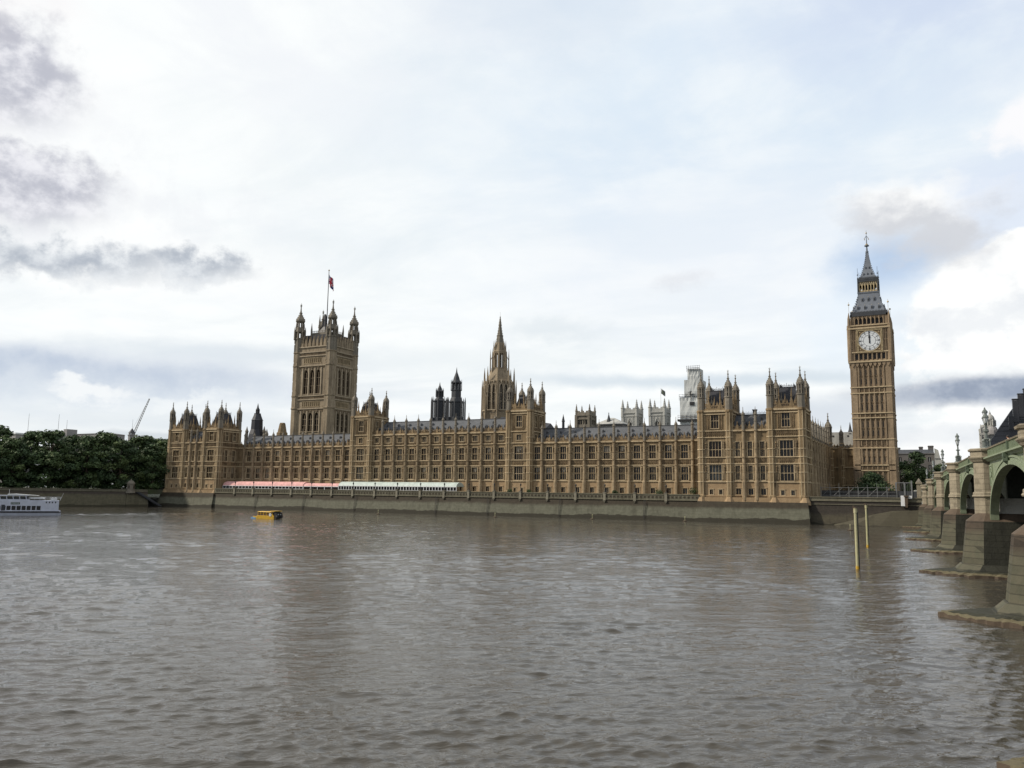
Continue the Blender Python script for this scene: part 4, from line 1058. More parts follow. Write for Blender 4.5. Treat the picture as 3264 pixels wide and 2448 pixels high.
# ================================================================== things behind the palace
def church_tower(parent, x, y, hw, z0, zc, zp, zt, m, louvre=False, pw=.9):
    mw = T(x, y, 0); b = MB()
    for k in range(4):
        fb = MB()
        if louvre:
            hs = [(-hw*.62, -hw*.08, z0+2.5, zc-2.2), (hw*.08, hw*.62, z0+2.5, zc-2.2)]
            fb.wall(-hw, hw, 10, zc, hs, 0, .6)
            for h in hs:
                fb.quad((h[0],.55,h[2]), (h[1],.55,h[2]), (h[1],.55,h[3]), (h[0],.55,h[3]), 1); fb.box((h[0]+h[1])/2-.1, (h[0]+h[1])/2+.1, .1, .5, h[2], h[3], 0)
        else:
            hs = [(-hw*.28, hw*.28, z0-1.0, zc-4.2)]
            fb.wall(-hw, hw, 10, zc, hs, 0, .6); h = hs[0]
            fb.quad((h[0],.55,h[2]), (h[1],.55,h[2]), (h[1],.55,h[3]), (h[0],.55,h[3]), 1)
            for s in (-1, 1):
                fb.poly([(s*hw*.28, zc-5.6), (s*hw*.28, zc-4.2), (0, zc-4.2)], .02, .5); fb.box(s*hw*.42-.12, s*hw*.42+.12, -.2, .02, z0, zc-2); fb.box(s*hw*.55-.1, s*hw*.55+.1, -.15, .02, z0, zc-1)
            fb.box(-.12, .12, .1, .5, h[2], h[3], 0); fb.tube((-hw*.3,-.1,zc-5.4), (0,-.1,zc-2.6), .2); fb.tube((hw*.3,-.1,zc-5.4), (0,-.1,zc-2.6), .2)
        string_course(fb, -hw, hw, zc, .5, .4); string_course(fb, -hw, hw, zc-1.7, .35, .3)
        n = 7
        for i in range(n):
            if i % 2 == 1: c = -hw+2*hw*(i+.5)/n; fb.box(c-hw/n, c+hw/n, -.1, .4, zc, zp+.7)
        fb.box(-hw, hw, -.08, .4, zc, zp)
        for s in (-1, 1): fb.box(s*(hw-.5)-.5, s*(hw-.5)+.5, -.4, .02, 10, zc-.3)
        M = Matrix.Rotation(k*math.pi/2, 4, 'Z') @ T(0, -hw, 0); o_ = len(b.v)
        b.v += [tuple(M @ Vector(v)) for v in fb.v]; b.f += [[o_+i for i in f] for f in fb.f]; b.m += fb.m
    b.box(-hw+.1, hw-.1, -hw+.1, hw-.1, zc-.2, zc)
    o = put('tower', b.mesh('tower', [m, glass_dark, m, m]), parent, mw)
    pb = MB(); pb.prism(0, 0, [(zc-2, pw), (zp+.4, pw*.95), (zp+.6, pw*1.15), (zp+1.0, pw*1.1), (zp+1.1, pw*.8), (zt, .05)], 8)
    for j in range(4):
        for i in range(4):
            z = zp+1.6+j*(zt-zp)*.18; r = pw*.8*(1-(z-zp-1.1)/(zt-zp-1.1))*1.1; a = i*math.pi/2; pb.box(r*math.cos(a)-.12, r*math.cos(a)+.12, r*math.sin(a)-.12, r*math.sin(a)+.12, z-.12, z+.12)
    pm = pb.mesh('pinnacle', [m])
    for sx in (-1, 1):
        for sy in (-1, 1): put('pinnacle', pm, o, mw @ T(sx*(hw-.35), sy*(hw-.35), 0))
    return o
ab = thing('abbey', 'pale twin-towered abbey seen over the palace roof, each tower with four pinnacles', 'church', T(-132, 405, 8))
church_tower(ab, -140.2, 404.3, 4.1, 43, 49.2, 51.0, 56.3, pale_stone)
church_tower(ab, -125.6, 404.3, 4.1, 43, 49.2, 51.0, 56.3, pale_stone)
b = MB(); b.tube((0,0,46), (0,0,61.6), .14, .09, 6); put('flagpole', b.mesh('flagpole', [white]), ab, T(-124.8, 404, 0))
b = MB()
for i in range(10):
    for j in range(6):
        f = lambda i, j: (2.3*i/10*.9, .4*math.sin(i*.7+j*.3), 2.6*j/6-1.6*i/10)
        b.quad(f(i, j), f(i+1, j), f(i+1, j+1), f(i, j+1), 0 if 2 <= j <= 3 or 4 <= i <= 5 else 1)
tag(put('flag', b.mesh('flag', [green_d, plain('grey_flag', (.16, .16, .17), .8)]), None, T(-124.6, 404, 58.9)), 'small dark drooping flag flying over the right-hand pale abbey tower', 'flag')
pc = thing('parish_church', 'brownish parish church tower with paired louvred openings, left of the pale abbey towers', 'church', T(-141, 343.5, 8))
church_tower(pc, -141, 343.4, 3.5, 36, 42.6, 43.9, 47.6, grey_stone, True, .5)
b = MB()
b.box(-7, 7, 0, 9, 10, 39.6); b.box(-6.4, 6.4, -.05, .3, 35, 36.5, 1)
b.add([(-7.4,-.5,40.2),(7.4,-.5,40.2),(7.4,9.5,40.2),(-7.4,9.5,40.2),(-1,4.5,43.4),(1,4.5,43.4)], [(0,1,5,4),(1,2,5),(2,3,4,5),(3,0,4)], 2)
b.box(-7.5, 7.5, -.6, 9.6, 39.6, 40.2, 1)
hb = thing('roof_block', 'low grey block with a shallow hipped roof between the parish church and the abbey', 'building', T(-136.2, 360, 8))
put('wall', b.mesh('wall', [concrete, lead, pale_stone]), hb, T(-136.2, 360, 0))
b = MB(); b.prism(0, 0, [(39, 1.0), (41, .85), (41.4, .95), (45, .12), (46, .05)], 8); b.ball((0,0,45.2), .22); put('fleche', b.mesh('fleche', [lead]), hb, T(-137, 362, 0))
for x, zt in ((-149.6, 43.2), (-152.5, 38.4), (-147.2, 38.6)):
    b = MB(); b.prism(0, 0, [(30, .6), (zt-3.6, .5), (zt-3.3, .65), (zt-.8, .15), (zt, .04)], 6); b.tube((0,0,zt-1.3), (.4,0,zt-1.3), .08)
    tag(put('pinnacle', b.mesh('pinnacle', [lead]), None, T(x, 338, 0)), {-149.6: 'tall thin dark pinnacle on the hall roof, just left of the parish church tower', -152.5: 'small dark pinnacle further left on the dark hall roof', -147.2: 'small dark pinnacle between the tall thin one and the parish church tower'}[x], 'pinnacle')
b = MB(); b.add([(-17,0,34.6),(6,0,33.4),(6,12,33.4),(-17,12,34.6),(-17,6,39.6),(6,6,36.2)], [(0,1,5,4),(2,3,4,5),(0,4,3),(1,2,5)]); b.box(-17, 6, .2, 11.8, 8, 34)
hl = thing('hall', 'dark roofed hall behind the palace, right of the central river tower', 'building', T(-150, 330, 8))
put('roof', b.mesh('roof', [dark_slate]), hl, T(-147, 300, 0))
# tower wrapped in white scaffold sheeting
ws = thing('wrapped_tower', 'tower wrapped in stepped white scaffold sheeting behind the palace', 'scaffolding', T(-86.5, 322, 8))
b = MB()
def sheet(b, x0, x1, y0, y1, z0, z1):
    n = 9; m_ = max(3, int((z1-z0)/2))
    def pt(i, j, y): return (x0+(x1-x0)*i/n, y+random.uniform(-.12, .12)-.12*(j % 2), z0+(z1-z0)*j/m_)
    g = [[pt(i, j, y0) for i in range(n+1)] for j in range(m_+1)]
    for j in range(m_):
        for i in range(n): b.quad(g[j][i], g[j][i+1], g[j+1][i+1], g[j+1][i])
    b.box(x0, x1, y0+.15, y1, z0, z1)
sheet(b, -4.2, 4.6, 0, 9, 10, 46.2); sheet(b, -2.4, 4.3, .2, 8, 46.2, 53); sheet(b, -1.1, 3.7, .4, 6, 53, 57.4)
put('sheeting', b.mesh('sheeting', [wrap]), ws, T(-86.3, 318, 0))
b = MB()
for z, x0, x1 in ((57.6, -1.3, 3.9), (46.4, -4.4, 4.8), (38.2, -5, 5)):
    b.box(x0, x1, -.3, -.1, z, z+.15, 0)
    for i in range(7): x = x0+(x1-x0)*i/6; b.tube((x,-.2,z-1.5), (x,-.2,z+1.0), .06)
    b.tube((x0,-.2,z+.8), (x1,-.2,z+.8), .05)
b.box(-5, 4.8, -1.0, 8, 36.6, 37.4, 0); b.box(-.2, 1.6, -.25, .1, 42.9, 44.2, 0)
for k in range(14): a = random.uniform(-1.2, 1.2); b.tube((.2+a,-.4,47.2+random.uniform(-.8,.8)), (.2-a*.4,-.4,47.6+random.uniform(-.9,.9)), .07)
b.tube((.4,-.4,45.2), (.4,-.4,48), .1)
put('scaffold_tubes', b.mesh('scaffold_tubes', [black]), ws, T(-86.3, 318, 0))

# ------------------------------------------------------------------ right-hand background
def gable_house(name, label, x0, x1, y, d, z0, zw, zr, wm, rm, rows=3, chim=()):
    t = thing(name, label, 'building', T((x0+x1)/2, y+d/2, z0)); mw = T((x0+x1)/2, y, 0); h = (x1-x0)/2
    b = MB(); hs = []
    n = max(1, int(2*h/3.2))
    for i in range(n):
        for r in range(rows):
            c = -h+2*h*(i+.5)/n; z = z0+2+r*(zw-z0-2)/rows; hs.append((c-.55, c+.55, z, z+min(2.2, (zw-z0)/rows*.55)))
    b.wall(-h, h, z0, zw, hs, 0, .3); b.box(-h, h, .35, d, z0, zw-.02); b.box(-h-.2, h+.2, -.25, d, zw, zw+.3)
    put('wall', b.mesh('wall', [wm]), t, mw)
    b = MB()
    for a0, a1, z, z1 in hs: b.quad((a0,.28,z), (a1,.28,z), (a1,.28,z1), (a0,.28,z1)); b.box((a0+a1)/2-.04, (a0+a1)/2+.04, .2, .27, z, z1, 1)
    if hs: put('windows', b.mesh('windows', [glass_dark, white]), t, mw)
    b = MB(); b.add([(-h,-.2,zw+.3),(h,-.2,zw+.3),(h,d,zw+.3),(-h,d,zw+.3),(-h*.95,d*.35,zr),(h*.95,d*.35,zr),(h*.95,d*.65,zr),(-h*.95,d*.65,zr)], [(0,1,5,4),(1,2,6,5),(2,3,7,6),(3,0,4,7),(4,5,6,7)])
    put('roof', b.mesh('roof', [rm]), t, mw)
    for cx, zc, w_ in chim:
        b = MB(); b.box(-w_, w_, -.8, .8, zw, zc); b.box(-w_-.15, w_+.15, -.95, .95, zc-.5, zc-.25)
        put('chimney', b.mesh('chimney', [wm]), t, T(cx, y+d*.45, 0))
    return t
gable_house('office_block', 'long grey-brown office building behind the tree right of the clock tower', -17.8, -2.4, 402, 12, 8, 27.0, 29.2, dark_concrete, lead, 5, ((-16.6, 30.2, .7), (-7.6, 30.5, .8), (-3.7, 30.9, 1.1)))
b = MB(); b.add([(-2.4,0,8),(1.6,0,8),(1.6,0,23.4),(-.2,0,24.8),(-.9,0,28.6),(-2.4,0,29.4)]+[(-2.4,10,8),(1.6,10,8),(1.6,10,23.4),(-.2,10,24.8),(-.9,10,28.6),(-2.4,10,29.4)], [(0,1,2,3,4,5),(1,7,8,2),(2,8,9,3),(3,9,10,4),(4,10,11,5),(0,5,11,6),(6,11,10,9,8,7)])
for z in (12, 15.2, 18.4): b.box(-2, 1.4, -.05, .02, z, z+1.6, 1)
b.box(-2.4, 1.2, -.2, .02, 24.8, 25.0, 1)
tag(put('gabled_house', b.mesh('gabled_house', [pale_stone, lead]), None, T(.1, 400.5, 0)), 'pale gabled building with a sloping side, right of the grey office roofs', 'building')
# domed corner building
dm = thing('domed_hall', 'ornate pale stone turret building with two domes beyond the bridge lamp', 'building', T(16, 346, 8)); P = lambda nm, b, ms: put(nm, b.mesh(nm, ms), dm, T(16, 344, 0))
b = MB(); b.box(-3.1, -.2, -2.2, 4, 8, 31.5); b.box(-.2, 3.2, -1.4, 5, 8, 31.0)
for z in (25.6, 28, 30.8): b.box(-3.3, -.0, -2.4, -2.1, z, z+.3); b.box(-.2, 3.4, -1.6, -1.3, z, z+.3)
for x in (-2.6, -1.6, -.7): b.box(x-.12, x+.12, -2.5, -2.1, 26, 30.8)
b.box(-2.3, -1.9, -2.25, -2.1, 28.6, 30, 1); b.box(-1.3, -1.0, -2.25, -2.1, 28.6, 30, 1)
b.prism(-1.6, 0, [(31.5, 1.6), (33.0, 1.7), (33.3, 1.3), (34.6, .9)], 8); b.prism(-2.6, -1.6, [(31.5, .3), (33.6, .25), (34.8, .03)], 6)
P('wall', b, [pale_stone, glass_dark])
b = MB()
for i in range(8): a = i*math.pi/4; b.prism(.6+1.1*math.cos(a), .8+1.1*math.sin(a), [(34.2, .22), (36.4, .2)], 6)
b.prism(.6, .8, [(33.6, 1.5), (34.2, 1.6), (34.3, .5), (36.3, .5), (36.4, 1.35), (36.8, 1.4), (37.6, 1.15), (38.3, .6), (38.5, .3), (39.0, .32), (39.3, .1), (39.9, .03)], 10)
for i in range(4): a = i*math.pi/2+.4; b.prism(.6+1.7*math.cos(a), .8+1.7*math.sin(a), [(34.2, .3), (35.6, .3), (36.0, .35), (36.6, .05)], 6)
P('cupola', b, [pale_stone])
b = MB(); b.prism(.9, .4, [(31, 2.2), (31.6, 2.15), (32.6, 1.95), (33.6, 1.5), (34.4, .8), (34.7, .2)], 12)
for i in range(8): a = i*math.pi/4+.2; b.box(.9+2.1*math.cos(a)-.15, .9+2.1*math.cos(a)+.15, .4+2.1*math.sin(a)-.15, .4+2.1*math.sin(a)+.15, 31.2, 32.4)
P('dome', b, [concrete])
# dark steep roof with tall chimneys
dk = thing('dark_roofed_block', 'big block with steep dark roof and rank of tall chimneys at the right edge', 'building', T(36, 335, 8)); P = lambda nm, b, ms: put(nm, b.mesh(nm, ms), dk, T(0, 320, 0))
b = MB(); b.box(14.2, 60, .5, 40, 8, 25.6)
for k in range(12): b.box(15+k*3.6, 16.6+k*3.6, .3, .6, 12, 24, 1)
P('wall', b, [concrete, glass_dark])
b = MB(); b.add([(14,0,25.6),(60,0,25.6),(60,42,25.6),(14,42,25.6),(23.2,12,39.6),(60,12,39.6),(60,30,39.6),(23.2,30,39.6)], [(0,1,5,4),(1,2,6,5),(2,3,7,6),(3,0,4,7),(4,5,6,7)])
for k in range(8):
    t = k/8; b.tube((14+9.2*t, 12*t, 25.6+14*t), (60, 12*t, 25.6+14*t), .12, n=4)
P('roof', b, [dark_slate])
for x0, x1, zt in ((22.2, 23.8, 41.3), (23.85, 25.4, 43.0), (25.5, 27.1, 44.6), (27.2, 28.8, 46.2)):
    b = MB(); b.box(x0, x1, .2, 2.4, 33.5+(x0-22.2), zt-.8); b.box(x0-.12, x1+.12, .05, 2.55, zt-.2, zt); b.box(x0, x0+.3, .2, 2.4, zt-.8, zt-.2); b.box(x1-.3, x1, .2, 2.4, zt-.8, zt-.2); b.box(x0+.3, x1-.3, .5, 2.1, zt-.8, zt-.2, 1)
    b.box(x0-1.4, x0, .4, 2.4, 31.0+(x0-22.2), 35.4+(x0-22.2))
    P('chimney', b, [dark_slate, concrete])

# ------------------------------------------------------------------ left-hand background
gable_house('flat_block', 'grey concrete block with a taller stair head showing above the left-hand trees', -430, -400, 292, 14, 8, 36.5, 37.2, concrete, concrete, 7)
lb = thing('office_slab', 'pale flat-topped office slab behind the far left trees, a mast on its roof', 'building', T(-424, 266, 8))
b = MB(); b.box(-5, 5, -5, 5, 8, 34.2); b.box(-5.4, 5.4, -5.4, 5.4, 34.2, 35.0, 1); put('wall', b.mesh('wall', [concrete, white]), lb, T(-424, 262, 0))
b = MB(); b.box(-4, 4, -4, 4, 8, 36.6); b.box(3, 6, -2, 4, 30, 38.8); put('stair_head', b.mesh('stair_head', [concrete]), lb, T(-424, 286, 0))
for (x, y, z0, z1), lab in zip(((-420, 263.7, 34, 45.5), (-420, 280.2, 35, 46.5), (-420, 285, 35, 43.8)), ('thin mast above the trees at far left, apart from the other two', 'taller thin mast of the pair above the grey block', 'shorter thin mast of the pair above the grey block')):
    b = MB(); b.tube((0,0,z0), (0,0,z1), .11, .06, 6); b.prism(0, 0, [(z0, .4), (z0+.4, .3)], 6); tag(put('roof_mast', b.mesh('roof_mast', [concrete]), None, T(x, y, 0)), lab, 'mast')
tt = thing('stair_turret', 'little lead-capped turret with a flagstaff poking above the trees near the crane', 'turret', T(-424, 329, 8))
b = MB(); b.prism(0, 0, [(8, 1.9), (38.2, 1.9), (38.4, 2.2), (38.8, 2.2)], 8)
for i in range(8): a = i*math.pi/4; b.prism(1.5*math.cos(a), 1.5*math.sin(a), [(38.8, .2), (40, .2)], 4)
put('drum', b.mesh('drum', [concrete]), tt, T(-424, 329, 0))
b = MB(); b.prism(0, 0, [(40, 1.9), (40.6, 1.5), (41.6, .8), (42.6, .25)], 8); b.tube((0,0,42.5), (0,0,48), .07, .05); put('cap', b.mesh('cap', [lead]), tt, T(-424, 329, 0))
cr = thing('crane', 'pale lattice tower crane with raised jib over the trees at left', 'crane', T(-578, 450, 8))
def lattice(b, p, q, w0, n):
    p = Vector(p); q = Vector(q); d = (q-p).normalized(); a = d.orthogonal().normalized(); c = d.cross(a)
    cs = [a*w0+c*w0, -a*w0+c*w0, -a*w0-c*w0, a*w0-c*w0]
    for k in cs: b.tube(p+k, q+k*.5, .16, .12, 4)
    for i in range(n):
        for j in range(4): b.tube(p+(q-p)*(i/n)+cs[j]*(1-.5*i/n), p+(q-p)*((i+1)/n)+cs[(j+1)%4]*(1-.5*(i+1)/n), .08, .08, 4)
b = MB(); lattice(b, (0,0,8), (0,0,50), .8, 14); b.box(-1.5, 1.5, -1.2, 1.2, 48, 50.5); b.box(-4, -1.5, -1, 1, 48.5, 50); put('mast', b.mesh('mast', [concrete]), cr, T(-578.5, 450, 0))
b = MB(); lattice(b, (0,0,49.5), (16.4,0,79), .7, 16); b.tube((-2,0,54), (16.4,0,79), .06); b.tube((-2,0,50), (-2,0,54), .15); put('jib', b.mesh('jib', [concrete]), cr, T(-578.5, 450, 0))

# ================================================================== ground, water, walls
def struct(name, me, mw=None):
    o = put(name, me, None, mw); o['kind'] = 'structure'; return o
b = MB()
bank = [(-345, 137), (-322, 191), (-300.6, 243), (-301, 252.2), (-34.6, 252.2), (-33, 254.5), (-4.5, 254.5), (-4.5, 290), (30, 290), (260, 250), (1600, 250), (3000, 5000), (-5000, 5000), (-1400, -400), (-700, -600)]
b.plan(bank, 5.2, 7.2)
struct('ground', b.mesh('ground', [groundm]))
import numpy as np
def water_mesh():
    """river surface with real ripples: a fan of quads, finer where it is near, over a plain sheet that runs on beyond"""
    rs = np.random.RandomState(5)
    NR, NA = 1050, 900
    r = 9*(430/9)**(np.arange(NR)/(NR-1)); a = np.radians(np.linspace(-68, 16, NA))
    rr, aa = np.meshgrid(r, a, indexing='ij'); X = rr*np.sin(aa); Y = rr*np.cos(aa)
    sp = rr*.0037
    Z = np.zeros_like(X); DX = np.zeros_like(X); DY = np.zeros_like(X)
    g = np.zeros_like(X)                                  # gusts: patches of smoother and rougher water
    for i in range(14):
        lam = rs.uniform(18, 90); th = rs.uniform(0, 6.28); g += np.sin((X*np.cos(th)+Y*np.sin(th)*1.6)*6.283/lam+rs.uniform(0, 6.28))
    g = np.clip(1+.13*g, .5, 1.5)
    n = 110
    for i in range(n):
        lam = .36*(8/.36)**((i+rs.rand())/n)
        th = math.pi/2+YAW+.12+(rs.normal(0, .42) if rs.rand() < .86 else rs.uniform(-1.5, 1.5))
        s = .0125*(2.7 if lam < 1.0 else 1.9 if lam < 1.8 else 1.05 if lam < 3 else .65 if lam < 5 else .4); A = s*lam/6.283
        fade = np.clip((lam/sp-2.2)/2.5, 0, 1)
        k = 6.283/lam; ph = (X*math.cos(th)+Y*math.sin(th))*k+rs.uniform(0, 6.28)+1.2*np.sin((X*math.sin(th)-Y*math.cos(th))*k*.23+rs.uniform(0, 6.28))
        Af = A*fade; Z += Af*np.sin(ph); cp = np.cos(ph)*Af*1.15; DX += cp*math.cos(th); DY += cp*math.sin(th)   # drawn up into sharper crests
    Z *= g; DX *= g; DY *= g
    # wake of the white boat: long ridges trailing from its stern
    px, py, ux, uy = -218, 147, .30, .954
    t = (X-px)*ux+(Y-py)*uy; d = -(X-px)*uy+(Y-py)*ux
    for off, w_, h_ in ((-1.6, 1.0, .16), (1.4, .9, .2), (4.2, 1.1, .14), (-4.6, 1.2, .1)):
        Z += h_*np.exp(-((d-off-.05*t*np.sign(off))/w_)**2)*np.clip(t/4, 0, 1)*np.clip((75-t)/40, 0, 1)*(1+.5*np.sin(t*.9+off))
    v = np.stack([X+DX, Y+DY, Z], -1).reshape(-1, 3)
    i0 = (np.arange(NR-1)[:, None]*NA+np.arange(NA-1)[None, :]).ravel()
    q = np.stack([i0, i0+1, i0+NA+1, i0+NA], -1)
    nv = len(v)
    v = np.vstack([v, [(-2500,-900,-.3), (2500,-900,-.3), (2500,900,-.3), (-2500,900,-.3)]])
    q = np.vstack([q, [(nv, nv+1, nv+2, nv+3)]])
    me = bpy.data.meshes.new('water'); me.vertices.add(len(v)); me.vertices.foreach_set('co', v.ravel())
    me.loops.add(q.size); me.loops.foreach_set('vertex_index', q.ravel().astype(np.int32))
    me.polygons.add(len(q)); me.polygons.foreach_set('loop_start', np.arange(len(q), dtype=np.int32)*4)
    me.polygons.foreach_set('use_smooth', np.ones(len(q), dtype=bool))
    me.update(calc_edges=True); me.materials.append(waterm)
    return me
struct('water', water_mesh())
b = MB(); b.box(-269.8, -66.2, 252.6, 262.4, 7.0, 7.45); struct('terrace', b.mesh('terrace', [parapm]))

LAMP_X = [-258.6+10.13*k for k in range(19)]
# terrace river wall
tw = thing('terrace_wall', 'long olive-stained stone river wall under the palace terrace, with a low parapet', 'wall', T(-168, 252, 0))
def strip(b, prof, x0, x1, n, m=0):
    """wall face: (y, z) profile swept along x"""
    for i in range(n):
        a, c = x0+(x1-x0)*i/n, x0+(x1-x0)*(i+1)/n
        for (y0, z0), (y1, z1) in zip(prof, prof[1:]): b.quad((a,y0,z0), (c,y0,z0), (c,y1,z1), (a,y1,z1), m)
b = MB(); strip(b, [(249.7, -1.5), (250.1, .9), (251.0, 5.0), (251.25, 6.2), (252.6, 6.2)], -270, -66, 40); put('wall', b.mesh('wall', [wallm]), tw)
b = MB(); b.box(-270, -66, 250.95, 251.6, 6.15, 6.4); b.box(-270, -66, 251.2, 251.7, 6.4, 7.85); b.box(-270, -66, 251.05, 251.85, 7.85, 8.12)
x = -269
while x < -67: b.box(x, x+.9, 251.14, 251.25, 6.75, 7.55, 0); b.box(x+.1, x+.8, 251.12, 251.2, 6.85, 7.45, 1); x += 1.27
put('parapet', b.mesh('parapet', [parapm, wallm]), tw)
for x in LAMP_X:
    b = MB(); b.box(-.42, .42, 250.85, 251.95, 5.9, 8.25); b.box(-.52, .52, 250.75, 252.0, 8.25, 8.45); b.prism(0, 250.95, [(5.2, .15), (5.9, .4)], 4)
    put('pier', b.mesh('pier', [pier_pale]), tw, T(x, 0, 0))
for x0, x1, lab in ((-66.3, -34.4, 'battered stone base of the northern pavilion, rising from the river beside the bridge'), (-301.4, -269.8, 'battered stone base under the far left end of the palace')):
    pw = thing('pavilion_base', lab, 'wall', T((x0+x1)/2, 251, 0))
    b = MB(); n = 12
    prof = [(248.7, -1.5), (249.2, .9), (250.3, 5.0), (250.6, 6.1)]
    strip(b, prof, x0, x1, n)
    for sx, xx in ((1, x1), (-1, x0)):
        for (y0, z0), (y1, z1) in zip(prof, prof[1:]):
            e0, e1 = (6.1-z0)*.12*sx, (6.1-z1)*.12*sx
            b.quad((xx+e0,y0,z0), (xx+e0,264,z0), (xx+e1,264,z1), (xx+e1,y1,z1))
            b.add([(xx,y0,z0), (xx+e0,y0,z0), (xx+e1,y1,z1), (xx,y1,z1)], [(0,1,2,3)])
    b.quad((x0,250.6,6.1), (x1,250.6,6.1), (x1,264,6.1), (x0,264,6.1))
    put('wall', b.mesh('wall', [wallm]), pw)
    b = MB(); b.box(x0+.5, x1-.5, 251.7, 252.6, 6.1, 7.4)
    for xx in (x0+.8, x0+9.4, x0+13.6, x0+17.2, x1-9.4, x1-.9):
        big = 1.5 if xx not in (x0+13.6, x0+17.2) else .8
        b.prism(xx, 252.3, [(5.4, big*1.05), (6.1, big*1.0), (7.5, big*.62)], 8)
    put('plinth', b.mesh('plinth', [warm]), pw)

for x in (-246, -221, -196, -160, -139, -112, -83):        # iron ladders down to the water
    b = MB()
    for q in (-.22, .22): b.tube((q, 250.75, 6.1), (q, 249.75, .4), .05, n=5)
    for j in range(15): t = j/15; b.tube((-.22, 250.75-t, 6.1-5.6*t), (.22, 250.75-t, 6.1-5.6*t), .03, n=4)
    put('ladder', b.mesh('ladder', [black]), tw, T(x, 0, 0))
# wall north of the palace, with a ramped lower ledge, running to the bridge
nwallm = wall_material('embankment_stone', (.05, .042, .034), (.06, .052, .038), (.085, .075, .05), (.035, .031, .02), 3.0, .6)
nw = thing('embankment_wall', 'brown stained river wall between the palace corner and the bridge', 'wall', T(-20, 252, 0))
b = MB(); strip(b, [(251.6, -1.5), (252.0, .5), (252.6, 4.8), (252.8, 6.9), (254.6, 6.9)], -34.6, -3.0, 14); put('wall', b.mesh('wall', [nwallm]), nw)
b = MB(); b.box(-34.4, -3.2, 252.55, 253.1, 6.7, 7.05); b.box(-34.4, -3.2, 252.7, 253.3, 7.05, 7.7); b.box(-34.4, -3.2, 252.5, 253.4, 7.7, 7.95); b.box(-34.4, -3.2, 252.5, 252.9, 5.7, 5.9); put('parapet', b.mesh('parapet', [parapm]), nw)
b = MB()                                                 # ledge with a sloping top
top = [(-27.5, .2), (-25, .8), (-17, 3.2), (-12.5, 4.2), (-4, 4.6)]
for (xa, za), (xb, zb) in zip(top, top[1:]):
    b.quad((xa,248.8,-1.5), (xb,248.8,-1.5), (xb,250.6,zb), (xa,250.6,za)); b.quad((xa,250.6,za), (xb,250.6,zb), (xb,253,zb+.1), (xa,253,za+.1))
put('ledge', b.mesh('ledge', [wall_material('ledge_stone', (.066, .057, .040), (.074, .066, .045), (.074, .067, .044), (.045, .04, .026), 9, .3)]), nw)
# garden embankment to the left
gd = Vector((-300.6+345, 243-137, 0)).normalized()
gw = thing('garden_wall', 'long brown river wall running left from the palace below the garden trees', 'wall', T(-322, 191, 0))
ga = math.atan2(gd.y, gd.x); M = T(-345, 137, 0, ga); L = math.hypot(44.4, 106)
b = MB(); strip(b, [(-2.2, -1.5), (-1.6, 1.0), (-.5, 5.5), (-.3, 6.3), (1.5, 6.3)], 0, L, 24); put('wall', b.mesh('wall', [gwallm]), gw, M)
b = MB(); b.box(0, L, -.55, .3, 6.2, 6.45); b.box(0, L, -.35, .25, 6.45, 7.0); b.box(0, L, -.5, .35, 7.0, 7.2); put('coping', b.mesh('coping', [parapm]), gw, M)
b = MB()                                                 # buttress below the hut and the dark stair beside it
b.plan([(L-9,-2.4), (L-5,-2.4), (L-5,0), (L-9,0)], -1, 6.2, 0, [(L-8.4,-1.0), (L-5.4,-1.0), (L-5.4,0), (L-8.4,0)])
put('stair_buttress', b.mesh('stair_buttress', [gwallm]), gw, M)
b = MB(); b.add([(L-5.2,-1.7,6.0), (L-3.4,-1.7,6.0), (L+5.6,-2.6,.3), (L+4.0,-2.6,.3), (L-5.2,-.6,6.0), (L-3.4,-.6,6.0), (L+5.6,-.6,.3), (L+4.0,-.6,.3)], [(0,3,2,1),(0,1,5,4),(1,2,6,5),(2,3,7,6),(3,0,4,7)])
for i in range(16): t = i/16; b.box(L-4.6+t*9, L-4.0+t*9, -2.0-t*.8, -1.6, 5.8-t*5.6, 6.0-t*5.6)
put('river_stair', b.mesh('river_stair', [lead]), gw, M)
hut = thing('sentry_hut', 'small octagonal stone hut with domed cap at the head of the river stair', 'hut', M @ T(L-7, -.4, 6.2)); HM = M @ T(L-7, -.4, 0)
b = MB(); b.prism(0, 0, [(5.6, 1.9), (6.4, 1.7), (6.6, 1.45), (9.3, 1.4), (9.4, 1.6), (9.6, 1.6)], 8)
put('wall', b.mesh('wall', [grey_stone]), hut, HM)
b = MB(); b.prism(0, 0, [(9.6, 1.5), (10.1, 1.3), (10.7, .8), (11.0, .25), (11.2, .2), (11.6, .04)], 8); put('cap', b.mesh('cap', [grey_stone]), hut, HM)
for k in range(4):
    b = MB(); b.box(-.32, .32, -1.5, -1.38, 7.5, 8.8); b.box(-.03, .03, -1.53, -1.5, 7.5, 8.8, 1); put('window', b.mesh('window', [glass_dark, warm]), hut, HM @ Matrix.Rotation(k*math.pi/2-.8, 4, 'Z'))
cab = thing('site_cabin', 'two-storey white site cabin with small windows against the palace\'s far left end', 'cabin', T(-317, 266, 7.2))
b = MB(); b.box(-4.6, 4.2, 0, 6, 7.2, 12.1); b.box(-4.8, 4.4, -.2, 6.2, 12.1, 12.4); b.box(-4.6, 4.2, -.05, .02, 9.6, 9.75); put('wall', b.mesh('wall', [white]), cab, T(-317, 262, 0))
b0 = MB(); b0.box(-.28, .28, -.08, .02, 0, 1.0); b0.box(-.36, .36, -.06, .02, -.08, 0, 1); wm_ = b0.mesh('window', [glass_dark, concrete])
for r_, zs in enumerate((7.8, 10.6)):
    for i in range(4): put('window', wm_, cab, T(-320.6+i*2.3, 262, zs))

